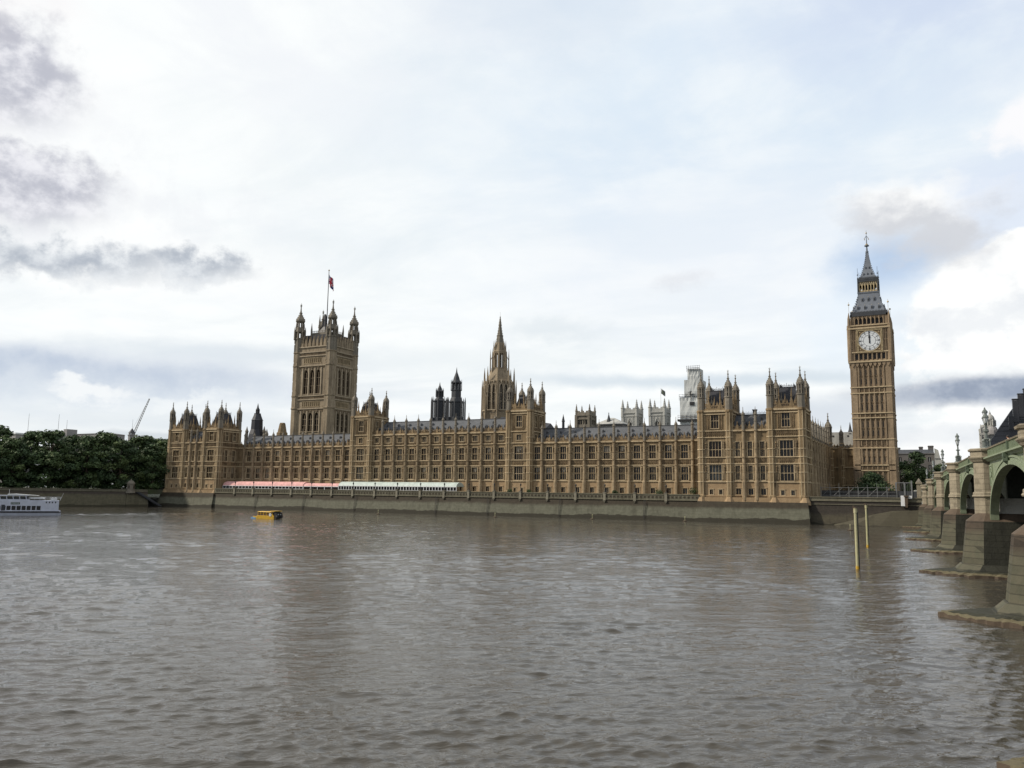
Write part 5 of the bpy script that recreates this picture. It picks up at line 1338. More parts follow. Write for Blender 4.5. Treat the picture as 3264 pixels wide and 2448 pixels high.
# ------------------------------------------------------------------ lamps along the terrace
def lamp_post_parts(name, label, mw, mats, group, h=3.0):
    t = thing(name, label, 'lamp', mw, group)
    b = MB(); b.prism(0, 0, [(0, .24), (.3, .2), (.5, .12), (1.1, .08), (h-.9, .06), (h-.8, .14), (h-.7, .1)], 8); b.box(-.3, .3, -.03, .03, h-1.05, h-1.0)
    put('post', b.mesh('post', mats), t, mw)
    b = MB(); b.prism(0, 0, [(h-.7, .12), (h-.15, .24)], 6, 1); b.prism(0, 0, [(h-.15, .28), (h+.1, .14), (h+.2, .05), (h+.4, .02)], 6, 0)
    put('lantern', b.mesh('lantern', [mats[0], glass_blue]), t, mw)
    return t
l0 = None
for k, x in enumerate(LAMP_X):
    where = ' by the pink marquee' if x < -226 else ' by the pink awning' if x < -206 else ' by the green marquee' if x < -150 else ' on the open terrace wall'
    lab = 'black lantern post%s, %s from the left along the wall' % (where, ORD[k])
    if l0 is None: l0 = lamp_post_parts('terrace_lamp', lab, T(x, 251.4, 8.4), [black], 'lamps along the terrace wall', 2.4)
    else: copy_tree(l0, T(x, 251.4, 8.4))['label'] = lab

# ------------------------------------------------------------------ marquees on the terrace
def barrel(b, x0, x1, y0, y1, ze, zr, n, m=0, bulge=.55):
    prof = [(y0+(y1-y0)*(1-math.cos(math.pi/2*t))*.5 if False else y0+(y1-y0)*.5*t, ze+(zr-ze)*math.sin(math.pi/2*t)**bulge) for t in [i/6 for i in range(7)]]
    prof += [(y1-(y-y0), z) for y, z in prof[::-1][1:]]
    for i in range(n):
        a, c = x0+(x1-x0)*i/n, x0+(x1-x0)*(i+1)/n
        for (ya, za), (yb, zb) in zip(prof, prof[1:]):
            b.quad((a,ya,za), (c,ya,za), (c,yb,zb), (a,yb,zb), m)
        b.box(a-.04, a+.04, y0-.03, y0+.04, ze-.1, ze+.1, m)
    b.add([(x1,y,z) for y, z in prof], [tuple(range(len(prof)))], m); b.add([(x0,y,z) for y, z in prof], [tuple(range(len(prof)))], m)
def marquee(label, x0, x1, y0, y1, z0, ze, zr, mats, nb, rail):
    t = thing('marquee', label, 'marquee', T((x0+x1)/2, (y0+y1)/2, z0))
    b = MB(); barrel(b, x0, x1, y0, y1, ze, zr, nb); put('canopy', b.mesh('canopy', [mats[0]]), t)
    b = MB()
    for i in range(nb*2+1 if rail else nb+1):
        x = x0+(x1-x0)*i/(nb*2 if rail else nb); b.box(x-.09, x+.09, y0, y0+.12, z0, ze)
    b.box(x0, x1, y0-.02, y0+.1, ze-.22, ze); b.box(x0, x1, y0, y0+.1, z0+.75, z0+.85) if rail else None
    b.box(x1-.12, x1, y0, y1, z0, ze, 0) if not rail else None
    put('frame', b.mesh('frame', [white]), t)
    b = MB(); b.box(x0+.1, x1-.15, y0+.35, y0+.42, z0, ze-.15); put('side_glazing', b.mesh('side_glazing', [mats[1]]), t)
    return t
marquee('long pink marquee with a low barrel roof on the palace terrace', -269, -225.4, 254.6, 259.6, 7.45, 9.35, 11.1, [pink, glass_dark], 12, True)
marquee('lower flat pink awning joining the pink and pale green marquees', -225.2, -207.6, 254.8, 258.4, 7.45, 9.4, 10.6, [pink, glass_brown], 5, False)
marquee('long pale green marquee with white posts and dark glazing on the terrace', -207.4, -154.2, 254.4, 259.8, 7.45, 9.75, 11.3, [mint, glass_dark], 21, True)
# rounded shrubs on the terrace
def leaf_cloud(b, centres, per, size, flat=.8):
    for cx, cy, cz, r, m in centres:
        for _ in range(per):
            d = Vector((random.gauss(0,1), random.gauss(0,1), random.gauss(0,1))).normalized()*r*random.uniform(.45, 1.05)**.7
            p = Vector((cx+d.x, cy+d.y, cz+d.z*flat)); s = size*random.uniform(.6, 1.3)
            n = (d.normalized()*.7+Vector((random.uniform(-1,1), random.uniform(-1,1), random.uniform(-.3,1)))).normalized(); a = n.orthogonal().normalized(); c = n.cross(a)
            t = random.uniform(0, 6.28); a, c = a*math.cos(t)+c*math.sin(t), c*math.cos(t)-a*math.sin(t)
            b.add([p-a*s, p-c*s*.6, p+a*s, p+c*s*.6], [(0,1,2,3)], m)
for x, y, z, w_, h_, lab in ((-135, 259, 8.4, .9, .7, 'round clipped shrub left of the central river door'), (-127.4, 259, 8.4, .9, .7, 'round clipped shrub right of the central river door'), (-95.7, 259, 8.3, 1.0, .9, 'round dark shrub at the foot of a buttress on the terrace'), (-80.5, 258, 8.4, 2.0, 1.3, 'wide low dark shrub on the northern terrace'), (-69.2, 259, 8.8, 2.2, 1.5, 'square clipped hedge in the corner by the northern pavilion')):
    t = thing('terrace_shrub', lab, 'shrub', T(x, y, 7.4))
    b = MB(); leaf_cloud(b, [(random.uniform(-w_,w_)*.6, random.uniform(-.5,.5), random.uniform(-.2,.5)*h_, h_*.75, random.choice([0, 1, 1])) for _ in range(10)], 40, .17); put('foliage', b.mesh('foliage', leaf), t, T(x, y, z))
    b = MB(); b.tube((0,0,7.4), (0,0,z), .12); put('stem', b.mesh('stem', [bark]), t, T(x, y, 0))

# ------------------------------------------------------------------ by the bridge foot
tube_m = plain('galvanised_tube', (.17, .175, .18), .5)
sf = thing('scaffold_railing', 'grey scaffold tube railing along the top of the wall below the clock tower', 'railing', T(-22, 255, 7.2))
b = MB()
for z, r in ((10.55, .05), (9.3, .03), (8.35, .05), (8.1, .03)): b.tube((-31.5, 255.5, z), (-11.2, 255.5, z+.1), r)
for i in range(9): x = -31.4+i*2.5; b.tube((x, 255.5, 7.2), (x, 255.5, 10.9+random.uniform(0, 1.2)), .045); b.tube((x, 257.5, 7.2), (x, 257.5, 10.6), .06); b.tube((x, 255.5, 10.5), (x, 257.5, 10.5), .05)
for i in range(6): x = -31+i*3.1; b.tube((x, 255.6, 8.3), (x+2.4, 255.6, 10.6), .045)
put('tubes', b.mesh('tubes', [tube_m]), sf)
b = MB(); b.box(-31.5, -11, 257.9, 258.1, 7.2, 9.8); put('shade_backing', b.mesh('shade_backing', [black]), sf)  # added black sheet standing in for the shadowed area behind the rails
wb = thing('white_hoarding', 'white L-shaped board fixed to the wall near the bridge foot', 'board', T(-9, 251.6, 5.6))
b = MB(); b.plan([(-10.3,252.0), (-7.5,252.0), (-7.5,252.25), (-10.3,252.25)], 7.65, 8.5); b.plan([(-10.3,252.0), (-9.3,252.0), (-9.3,252.25), (-10.3,252.25)], 5.65, 7.65); put('board', b.mesh('board', [white]), wb)
b = MB(); b.box(-9.3, -8.5, 251.4, 252.7, 6.2, 8.2); b.box(-9.5, -8.3, 251.2, 252.9, 8.2, 8.5); b.box(-9.2, -8.6, 251.4, 252.5, 5.3, 6.2)
tag(put('stone_pier', b.mesh('stone_pier', [brown_cap]), None), 'small brown stone pier standing in front of the white board on the wall', 'pier')
gp = thing('gate_pillar', 'pale stone gate pillar with a pyramid cap beside the bridge end', 'pillar', T(-5.9, 263, 7.2))
b = MB(); b.box(-.6, .6, -.6, .6, 7.2, 11.9); b.box(-.85, .85, -.85, .85, 11.9, 12.3); put('shaft', b.mesh('shaft', [granite]), gp, T(-5.9, 263, 0))
b = MB(); b.prism(0, 0, [(12.3, .75), (13.5, .04)], 4); put('cap', b.mesh('cap', [grey_stone]), gp, T(-5.9, 263, 0))
rl = thing('iron_railing', 'tall iron railing with stone posts between the clock tower and the gate pillar', 'railing', T(-9.5, 263, 7.2))
b = MB()
for i in range(12): x = -12+i*.4; b.tube((x,263,9.8), (x,263,12.2), .025, n=4)
for x in (-11.8, -9.6, -7.8): b.box(x-.2, x+.2, 262.8, 263.2, 7.2, 12.8 if x > -8 else 12.3)
b.box(-12, -7.6, 262.9, 263.1, 12.1, 12.3); put('rails', b.mesh('rails', [tube_m]), rl)
b = MB(); b.box(-12, -5.2, 262.95, 263.15, 7.2, 9.8); put('hoarding', b.mesh('hoarding', [lead]), rl)
sl_ = MB(); sl_.add([(-5.0,253.6,7.2), (-3.2,253.6,7.2), (-3.2,253.6,10.6), (-5.0,253.6,8.6), (-5.0,290,7.2), (-3.2,290,7.2), (-3.2,290,10.6), (-5.0,290,8.6)], [(0,1,2,3),(3,2,6,7),(0,3,7,4),(1,5,6,2),(4,7,6,5)])
tag(put('abutment_wall', sl_.mesh('abutment_wall', [pier_inner]), None), 'sloping grey granite wall where the bridge meets the far bank', 'wall')

# ------------------------------------------------------------------ posts and markers in the river
def mooring_post(x, y, zt, label):
    t = thing('mooring_post', label, 'post', T(x, y, 0), 'timber posts standing in the river')
    b = MB(); b.prism(0, 0, [(-2, .17), (.35, .17), (zt-.55, .165), (zt-.5, .2), (zt, .19)], 10); put('shaft', b.mesh('shaft', [post_y]), t, T(x, y, 0))
    b = MB(); b.box(.13, .24, -.1, .1, -1, zt-.4); put('rubbing_strip', b.mesh('rubbing_strip', [black]), t, T(x, y, 0))
    b = MB(); b.prism(0, 0, [(zt, .2), (zt+.12, .14)], 10); b.box(-.3, -.1, -.05, .05, zt-.9, zt+.3); put('cap', b.mesh('cap', [brown_cap]), t, T(x, y, 0))
    b = MB(); b.prism(0, 0, [(.0, .19), (.35, .19)], 10); put('yellow_band', b.mesh('yellow_band', [yellow]), t, T(x, y, 0))
mooring_post(-8.65, 99.2, 6.6, 'nearer pale yellowish mooring post, dark cap tilted, standing in the river before the bridge')
mooring_post(-10.98, 144.4, 6.6, 'farther pale mooring post standing in the river, its foot nearer the far wall')
for k, (x, y) in enumerate(((-171.5, 232), (-127.4, 234.4), (-97.5, 243), (-69.2, 246.9), (-19.9, 213.3))):
    lab = 'small pale marker buoy with a staff floating below the wall, %s from the left' % ORD[k] if k < 4 else 'small marker buoy with a staff nearest the two mooring posts'
    t = thing('marker_buoy', lab, 'buoy', T(x, y, 0), 'marker buoys off the palace wall')
    b = MB(); b.prism(0, 0, [(-.2, .5), (.15, .6), (.3, .3)], 10); put('float', b.mesh('float', [brown_cap]), t, T(x, y, 0))
    b = MB(); b.tube((0,0,.2), (0,0,1.5), .08, .06); b.box(-.13, .13, -.03, .03, 1.2, 1.5); put('staff', b.mesh('staff', [post_y]), t, T(x, y, 0))

# ================================================================== the bridge
BM = T(9.6, 0, 0, math.atan(.0525))                      # local +y runs along the bridge, local -x faces the camera's side
bridge = thing('bridge', 'pale green iron arch bridge on tall granite piers at the right edge', 'bridge', BM)
BW = 26.0
PY = [29.0, 64.0, 100.0, 139.0, 177.0, 214.3, 250.5, 284.0]
def ZT(y): return 13.08-.000105*(y-125)**2
def zc_of(i): m = (PY[i]+PY[i+1])/2; return ZT(m)-1.78
def pier_half(i): return 1.75
for i in range(7):
    ya, yb = PY[i]+pier_half(i), PY[i+1]-pier_half(i)
    ym, a = (ya+yb)/2, (yb-ya)/2; zs, zc = 5.7, zc_of(i)
    n = 28
    def el(t, off=0): return (ym+(a+off)*math.cos(t), zs+(zc-zs+off)*math.sin(t))
    ts = [math.pi-math.pi*k/n for k in range(n+1)]
    b = MB()
    def plate(b, x0, x1, off, m=0, top=None):
        """spandrel from the arch curve up to under the cornice"""
        for k in range(n):
            (y0, z0), (y1, z1) = el(ts[k], off), el(ts[k+1], off)
            t0, t1 = (top(y0) if top else ZT(y0)-1.1), (top(y1) if top else ZT(y1)-1.1)
            for x in (x0, x1): b.quad((x,y0,z0), (x,y1,z1), (x,y1,t1), (x,y0,t0), m)
            b.quad((x0,y0,z0), (x1,y0,z0), (x1,y1,z1), (x0,y1,z1), m)
    plate(b, 0, .35, -.1)
    put('spandrel', b.mesh('spandrel', [green]), bridge, BM)
    b = MB()                                             # moulded arch rings
    for o0, o1, x0 in ((-.38, -.05, -.28), (-.05, .22, -.14), (.22, .42, -.22)):
        for k in range(n):
            (y0, z0), (y1, z1) = el(ts[k], o0), el(ts[k+1], o0); (y2, z2), (y3, z3) = el(ts[k+1], o1), el(ts[k], o1)
            b.quad((x0,y0,z0), (x0,y1,z1), (x0,y2,z2), (x0,y3,z3)); b.quad((x0,y0,z0), (.5,y0,z0), (.5,y1,z1), (x0,y1,z1)); b.quad((x0,y3,z3), (.1,y3,z3), (.1,y2,z2), (x0,y2,z2))
    put('arch_ring', b.mesh('arch_ring', [green]), bridge, BM)
    b = MB()                                             # iron ribs, cross frames and deck seen from below
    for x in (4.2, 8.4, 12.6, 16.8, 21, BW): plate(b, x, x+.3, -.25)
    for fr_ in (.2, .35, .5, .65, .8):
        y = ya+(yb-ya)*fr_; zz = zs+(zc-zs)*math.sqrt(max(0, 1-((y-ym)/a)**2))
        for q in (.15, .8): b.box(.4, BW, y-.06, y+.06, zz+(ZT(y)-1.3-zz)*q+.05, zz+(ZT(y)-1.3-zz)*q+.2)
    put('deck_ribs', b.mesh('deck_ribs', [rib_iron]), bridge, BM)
    b = MB()                                             # framed quatrefoil and shield panels in the haunches
    for s, yy in ((1, ya), (-1, yb)):
        y0, y1 = sorted((yy+s*.35, yy+s*2.5)); zt = ZT(yy)-1.75; zb = zt-2.1
        for yq in (y0, y1): b.box(-.12, .02, yq-.08, yq+.08, zb, zt)
        b.box(-.12, .02, y0, y1, zt-.16, zt); b.box(-.12, .02, y0+.1, y0+(y1-y0)*.55, zb, zb+.14)
        yc_, zc_ = (y0+y1)/2, zt-.75
        for k in range(10): t = k*math.pi/5; b.tube((-.08, yc_+.5*math.cos(t), zc_+.5*math.sin(t)), (-.08, yc_+.5*math.cos(t+.63), zc_+.5*math.sin(t+.63)), .07, n=5)
        b.box(-.1, .02, yc_-.25, yc_+.25, zc_-.3, zc_+.3, 1)
        b.box(-.06, .02, y0+.1, y1-.1, zb+.2, zt-.2, 1) if False else None
    put('haunch_panel', b.mesh('haunch_panel', [green, green_d]), bridge, BM)
# parapet, cornice and deck following the camber
def swept(b, prof, y0, y1, n, m=0, close=True):
    pr = prof+[prof[0]] if close else prof
    for i in range(n):
        a, c = y0+(y1-y0)*i/n, y0+(y1-y0)*(i+1)/n
        for (x0, d0), (x1, d1) in zip(pr, pr[1:]): b.quad((x0,a,ZT(a)+d0), (x0,c,ZT(c)+d0), (x1,c,ZT(c)+d1), (x1,a,ZT(a)+d1), m)
b = MB(); swept(b, [(-.1,-1.02), (-.1,-.12), (.25,-.12), (.25,-1.02)], 26, 284, 60)
y = 26.6
while y < 283:                                           # pierced trefoils shown as sunk dark slots with mouldings
    z = ZT(y); b.box(-.13, -.09, y-.14, y+.14, z-.72, z-.3, 1); b.box(-.16, -.09, y+.24, y+.3, z-.9, z-.15, 0); y += .62
put('parapet', b.mesh('parapet', [green, green_d]), bridge, BM)
b = MB(); swept(b, [(-.22,-.14), (-.28,-.02), (-.1,.04), (.35,.04), (.35,-.14)], 26, 284, 60); put('handrail', b.mesh('handrail', [granite]), bridge, BM)
b = MB(); swept(b, [(0,-1.42), (-.2,-1.36), (-.32,-1.2), (-.55,-1.12), (-.55,-.98), (.3,-.98), (.3,-1.42)], 26, 284, 60); put('cornice', b.mesh('cornice', [green]), bridge, BM)
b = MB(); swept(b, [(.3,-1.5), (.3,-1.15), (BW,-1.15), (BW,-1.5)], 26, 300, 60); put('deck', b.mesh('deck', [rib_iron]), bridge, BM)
b = MB(); swept(b, [(BW,-1.4), (BW,0), (BW+.4,0), (BW+.4,-1.4)], 26, 284, 60); put('parapet', b.mesh('parapet', [green]), bridge, BM)
for i in range(7):                                       # foliate brackets at the crowns
    y = (PY[i]+PY[i+1])/2; z = ZT(y)
    b = MB(); b.box(-.62, .02, y-.35, y+.35, z-1.5, z-1.15); b.prism(-.3, y, [(z-2.1, .08), (z-1.85, .3), (z-1.5, .36)], 6); b.ball((-.35, y, z-1.75), .2, 0, 6); b.box(-.3, .02, y-.14, y+.14, z-1.5, z-.1)
    put('crown_bracket', b.mesh('crown_bracket', [green_d]), bridge, BM)
def pier(i):
    y = PY[i]; zt = ZT(y); hidden = i in (0, 7)
    p = put('pier', None, bridge, BM @ T(0, y, 0))
    mw = BM @ T(0, y, 0)
    for k, xx in enumerate((0, BW)):
        m2 = mw @ T(xx, 0, 0)
        b = MB(); b.prism(0, 0, [(6.2, 1.42), (7.95, 1.42), (8.0, 1.55), (8.1, 1.6), (8.25, 1.5), (8.45, 1.5), (8.55, 1.35), (zt-1.42, 1.3), (zt-1.36, 1.45), (zt-1.2, 1.55), (zt-1.0, 1.72), (zt-.9, 1.74), (zt-.8, 1.56), (zt-.3, 1.56), (zt-.25, 1.72), (zt-.08, 1.76), (zt+.02, 1.6), (zt+.04, 1.1)], 8)
        put('shaft', b.mesh('shaft', [granite]), p, m2)
    b = MB(); b.box(.3, BW-.3, -1.55, 1.55, 5.6, 7.9); put('inner_wall', b.mesh('inner_wall', [pier_inner]), p, mw)
    b = MB(); b.box(.6, BW-.6, -1.2, 1.2, 7.9, zt-1.5); put('saddle', b.mesh('saddle', [rib_iron]), p, mw)
    def hexa(tip, tw, sh, hw): return [(-tip, -tw), (-sh, -hw), (BW+sh, -hw), (BW+tip, -tw), (BW+tip, tw), (BW+sh, hw), (-sh, hw), (-tip, tw)]
    b = MB(); b.plan(hexa(2.3, .75, .9, 2.2), 5.55, 6.35, 0, hexa(1.35, .6, .6, 1.6)); put('weathering', b.mesh('weathering', [brown_cap]), p, mw)
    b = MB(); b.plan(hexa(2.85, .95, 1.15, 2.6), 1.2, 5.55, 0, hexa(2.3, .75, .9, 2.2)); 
    for k in (1, 5): b.m[len(b.m)-8+k] = 1  # long faces take the granite with under-deck shade in its colour
    put('base', b.mesh('base', [pier_face, pier_shaded]), p, mw)
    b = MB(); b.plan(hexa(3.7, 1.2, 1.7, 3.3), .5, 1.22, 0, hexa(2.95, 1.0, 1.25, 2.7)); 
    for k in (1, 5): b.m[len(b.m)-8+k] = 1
    put('plinth', b.mesh('plinth', [pier_face, pier_shaded]), p, mw)
    b = MB(); rng = random.Random(i*5+1)                  # worn low apron awash at this tide
    out = [(-7.0, 0), (-6.3, -.9), (-5.2, -1.9), (-4.0, -3.0), (-2.6, -3.9)]+[(k*2.0, -4.1) for k in range(0, 14)]+[(BW+3, -3.8), (BW+6.5, 0), (BW+3, 3.8)]+[(BW-k*2.0, 4.1) for k in range(0, 14)]+[(-2.6, 3.9), (-4.0, 3.0), (-5.2, 1.9), (-6.3, .9)]
    # finer, ragged edge
    fine = []
    for (x0, y0), (x1, y1) in zip(out, out[1:]+out[:1]):
        for q in range(5): t = q/5; fine.append((x0+(x1-x0)*t+rng.uniform(-.12, .12), y0+(y1-y0)*t+rng.uniform(-.12, .12)))
    c0 = [(x*.97+(.4 if x < 5 else 0), y_*.93) for x, y_ in fine]
    c1 = [(x*.93+(.55 if x < 5 else .9), y_*.84) for x, y_ in fine]
    zt_ = .42
    top = [(x, y_, zt_+rng.uniform(-.05, .06)-max(0, -x-3)*.04) for x, y_ in c0]
    nn = len(fine)
    vs = [(x, y_, -.8) for x, y_ in fine]+[(x, y_, +.24+rng.uniform(-.09,.09)) for x, y_ in fine]+top+[(x, y_, zt_+.14-max(0, -x-3)*.05) for x, y_ in c1]
    fs = [(r*nn+k, r*nn+(k+1)%nn, (r+1)*nn+(k+1)%nn, (r+1)*nn+k) for r in range(3) for k in range(nn)]+[tuple(3*nn+k for k in range(nn))]
    b.add(vs, fs, 0)
    for k, f in enumerate(b.f):
        if k < nn: b.m[k] = 2
        elif k < 2*nn: b.m[k] = 1
    put('apron', b.mesh('apron', [pier_face, apron_edge, brown_cap]), p, mw)
apron_edge = weathered('algae_edge', (.19, .165, .10), (.12, .105, .065), (.06, .052, .034), fine=2.2, bump=.4)
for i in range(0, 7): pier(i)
b = MB(); b.box(-1.5, BW+1.5, 251.5, 300, -1, 7.0); b.box(-2.2, BW+1.5, 283, 300, 6, 10.3)
put('abutment', b.mesh('abutment', [pier_inner]), bridge, BM)
b = MB(); b.box(-1.2, BW+1.5, 18, 29.2, -1, 12.0); put('abutment', b.mesh('abutment', [pier_face]), bridge, BM)
# bridge lamps
lamp0 = None
for i, lab in ((2, 'ornate three-lantern bridge lamp in front of the domed stone turret'), (3, 'ornate green three-lantern bridge lamp against open sky, second of the row'), (4, 'bridge lamp standing before the pale gabled house'), (5, 'small bridge lamp in front of dark trees, next to last of the row'), (6, 'smallest and last bridge lamp, near the far bank')):
    mw = BM @ T(0, PY[i], ZT(PY[i])+.02)
    if lamp0 is not None: copy_tree(lamp0, mw)['label'] = lab; continue
    lamp0 = thing('bridge_lamp', lab, 'street lamp', mw, 'three-lantern lamps on the bridge piers')
    b = MB(); b.prism(0, 0, [(0, .55), (.18, .5), (.25, .22), (.9, .2), (1.0, .3), (1.1, .16), (1.75, .12), (1.8, .26), (1.92, .26), (1.98, .1), (2.5, .09), (2.6, .17), (2.75, .1), (3.2, .08)], 8)
    for k in range(4):
        a = math.pi/4+k*math.pi/2; x, y = .42*math.cos(a), .42*math.sin(a)
        b.prism(x, y, [(.1, .08), (.75, .06), (.85, .12), (1.05, .03)], 6); b.tube((x, y, .7), (x*.3, y*.3, 1.0), .04)
    for s in (-1, 1): b.tube((0,0,2.35), (0, s*.45, 2.6), .04); b.tube((0, s*.45, 2.6), (0, s*.45, 2.72), .05)
    put('post', b.mesh('post', [lamp_p]), lamp0, mw)
    def lantern(y, z, s):
        b = MB(); b.prism(0, y, [(z, .10*s), (z+.55*s, .24*s)], 8, 1); b.prism(0, y, [(z+.55*s, .29*s), (z+.62*s, .29*s), (z+.78*s, .2*s), (z+.95*s, .07*s), (z+1.0*s, .09*s), (z+1.15*s, .01)], 8)
        for k in range(8): a = math.pi/8+k*math.pi/4; b.tube((.11*s*math.cos(a), y+.11*s*math.sin(a), z), (.26*s*math.cos(a), y+.26*s*math.sin(a), z+.55*s), .02, n=4)
        b.prism(0, y, [(z-.12, .05), (z, .13*s)], 8)
        put('lantern', b.mesh('lantern', [lamp_p, opal]), lamp0, mw)
    lantern(-.45, 2.68, 1.0); lantern(.45, 2.68, 1.0); lantern(0, 3.3, .95)

# ================================================================== people
def person(label, mw, shirt, trousers, hair, lean=0.0, arms='rest', h=1.72, longhair=False):
    """standing figure facing local -x, forearms on the rail or hanging"""
    s = h/1.75
    V = []; E = []; RAD = []
    def v(x, y, z, r): V.append((x*s, y*s, z*s)); RAD.append(r*s); return len(V)-1
    def chain(p, *pts):
        for q in pts: k = v(*q); E.append((p, k)); p = k
        return p
    L = lean
    pel = v(0, 0, .95, .15)
    ch = chain(pel, (-.02-L*.3, 0, 1.10, .135), (-.03-L*.7, 0, 1.28, .155), (-.02-L, 0, 1.43, .12))
    neck = chain(ch, (-.03-L*1.15, 0, 1.52, .055), (-.05-L*1.2, 0, 1.60, .085), (-.05-L*1.25, 0, 1.70, .07))
    for d in (-1, 1):
        chain(pel, (0, d*.10, .88, .10), (-.03, d*.11, .48, .062), (.02, d*.12, .09, .042), (-.12, d*.13, .035, .035))
        sh = chain(ch, (-.02-L, d*.19, 1.40, .062))
        if arms == 'rest': el_ = chain(sh, (-.12-L, d*.27, 1.15, .045)); wr = chain(el_, (-.36-L, d*.14, 1.12, .03)); dr = (-1, 0, -.1)
        else: el_ = chain(sh, (.02-L, d*.25, 1.13, .045)); wr = chain(el_, (-.04-L, d*.25, .90, .03)); dr = (-.15, 0, -1)
        px, py, pz = V[wr]; px, py, pz = px/s, py/s, pz/s
        palm = chain(wr, (px+dr[0]*.05, py, pz+dr[2]*.05, .028))
        for f in range(4): chain(palm, (px+dr[0]*.10, py+(f-1.5)*.02, pz+dr[2]*.10, .009), (px+dr[0]*(.15+.01*(f in (1, 2))), py+(f-1.5)*.022, pz+dr[2]*.14-.02, .008))
        chain(palm, (px+dr[0]*.06, py-d*.04, pz+dr[2]*.06, .009), (px+dr[0]*.10, py-d*.055, pz+dr[2]*.09, .008))
    me = bpy.data.meshes.new('person'); me.from_pydata(V, E, [])
    t = bpy.data.objects.new('person', me); COL.objects.link(t); t.matrix_basis = mw; WM[t.name] = mw
    tag(t, label, 'person')
    md = t.modifiers.new('skin', 'SKIN'); 
    for k, r in enumerate(RAD): me.skin_vertices[0].data[k].radius = (r, r)
    me.skin_vertices[0].data[0].use_root = True
    sub = t.modifiers.new('sub', 'SUBSURF'); sub.levels = 1; sub.render_levels = 1
    dg = bpy.context.evaluated_depsgraph_get(); me2 = bpy.data.meshes.new_from_object(t.evaluated_get(dg)); t.modifiers.clear(); t.data = me2
    me2.materials.clear()
    for m in (skin_m, shirt, trousers, black): me2.materials.append(m)
    for p in me2.polygons:
        c = p.center/s
        hand = (abs(c.y) > .1 and c.x < -.30-L and c.z > 1.0) if arms == 'rest' else (abs(c.y) > .2 and c.z < .93 and c.z > .7)
        p.material_index = 3 if c.z < .08 else 2 if c.z < .97 and not hand else 0 if hand or c.z > 1.49 else 1
        p.use_smooth = True
    hx = -.05-L*1.2
    b = MB(); b.ball(((hx+.02)*s, 0, 1.675*s), .112*s, 0, 10); b.ball(((hx+.045)*s, 0, 1.62*s), .1*s, 0, 10)
    if longhair: b.prism((hx+.06)*s, 0, [(1.38*s, .10*s), (1.6*s, .12*s)], 8, sx=.6)
    put('hair', b.mesh('hair', [hair]), t, mw)
    b = MB()
    for d in (-1, 1): b.ball(((hx-.082)*s, d*.032*s, 1.635*s), .014*s, 1, 6)
    b.prism((hx-.095)*s, 0, [(1.585*s, .018*s), (1.63*s, .008*s)], 4, 0); b.box((hx-.088)*s, (hx-.075)*s, -.025*s, .025*s, 1.55*s, 1.56*s, 2)
    put('face', b.mesh('face', [skin_m, black, pink_d]), t, mw)
    return t
cw = plain('white_shirt', (.62, .62, .66), .8, .1); cb_ = plain('brown_jacket', (.22, .12, .07), .8, .1); cn = plain('navy_coat', (.03, .035, .06), .8, .1); cbl = plain('pale_blue_top', (.30, .38, .50), .8, .1); ctn = plain('tan_top', (.42, .28, .16), .8, .1)
h_b = plain('brown_hair', (.10, .055, .03), .7); h_d = plain('dark_hair', (.025, .02, .018), .7); h_r = plain('auburn_hair', (.25, .11, .05), .7)
def on_bridge(y, x=.85, rz=0): return BM @ T(x, y, ZT(y)-1.15, rz)
person('person in a white shirt leaning far forward over the bridge parapet', on_bridge(86.5, .75), cw, cn, h_d, .28)
person('person with long auburn hair and a brown jacket at the bridge parapet, right edge', on_bridge(78.2, .8, .3), cb_, cn, h_r, .1, longhair=True)
person('person in a tan top beside the auburn-haired one on the bridge', on_bridge(76.8, .9, -.2), ctn, cn, h_b, .05, longhair=True)
person('person with brown hair in a dark coat behind two others on the bridge', on_bridge(79.8, 1.5, .2), cn, cn, h_b, 0, 'hang')
person('person in a pale blue top standing just left of the tallest bridge lamp', on_bridge(104, .8), cbl, cn, h_b, .08)
person('taller dark-clothed person on the bridge between two lamps', on_bridge(131.5, .9), cn, cn, h_d, .05, 'hang', 1.8)
person('shorter dark-clothed person on the bridge between two lamps', on_bridge(134.5, .9), cn, cn, h_d, .05, 'hang', 1.66)

# ================================================================== boats
hd = math.atan2(132.3-147.5, -221.5+215)                 # heading of the white boat
M = T(-216.9, 146.8, 0, math.atan2(-.83, -.56))          # origin at the stern, local +x towards the bow, local +y is its near side
tb = thing('tour_boat', 'long white two-deck passenger boat cut off by the left edge of the photo', 'boat', M)
def bplan(L0, L1, w, taper): return [(L0, -w), (L1-taper, -w), (L1, 0), (L1-taper, w), (L0, w), (L0-.5, w*.6), (L0-.5, -w*.6)]
b = MB(); b.plan(bplan(0, 37, 2.6, 6), -.6, .75, 0, bplan(-.2, 38, 3.0, 6)); b.plan(bplan(-.2, 38, 3.06, 6), .75, .98, 1); b.plan(bplan(0, 37.5, 2.95, 6), .98, 1.35, 0); put('hull', b.mesh('hull', [boat_white, black]), tb, M)
def cabin(b, x0, x1, w, z0, z1, wins, m=0):
    fb = MB(); fb.wall(x0, x1, z0, z1, wins, m, .12)
    for q, (sy, y) in enumerate(((1, -w), (-1, w))):
        o_ = len(b.v); b.v += [(v[0], y+sy*v[1], v[2]) for v in fb.v]; b.f += [[o_+i for i in f] for f in fb.f]; b.m += fb.m
    b.quad((x0,-w,z0),(x0,w,z0),(x0,w,z1),(x0,-w,z1), m); b.quad((x1,-w,z0),(x1,w,z0),(x1,w,z1),(x1,-w,z1), m); b.quad((x0,-w,z1),(x1,-w,z1),(x1,w,z1),(x0,w,z1), m)
low = [(4.3+i*1.16, 5.25+i*1.16, 1.45, 2.6) for i in range(22)]
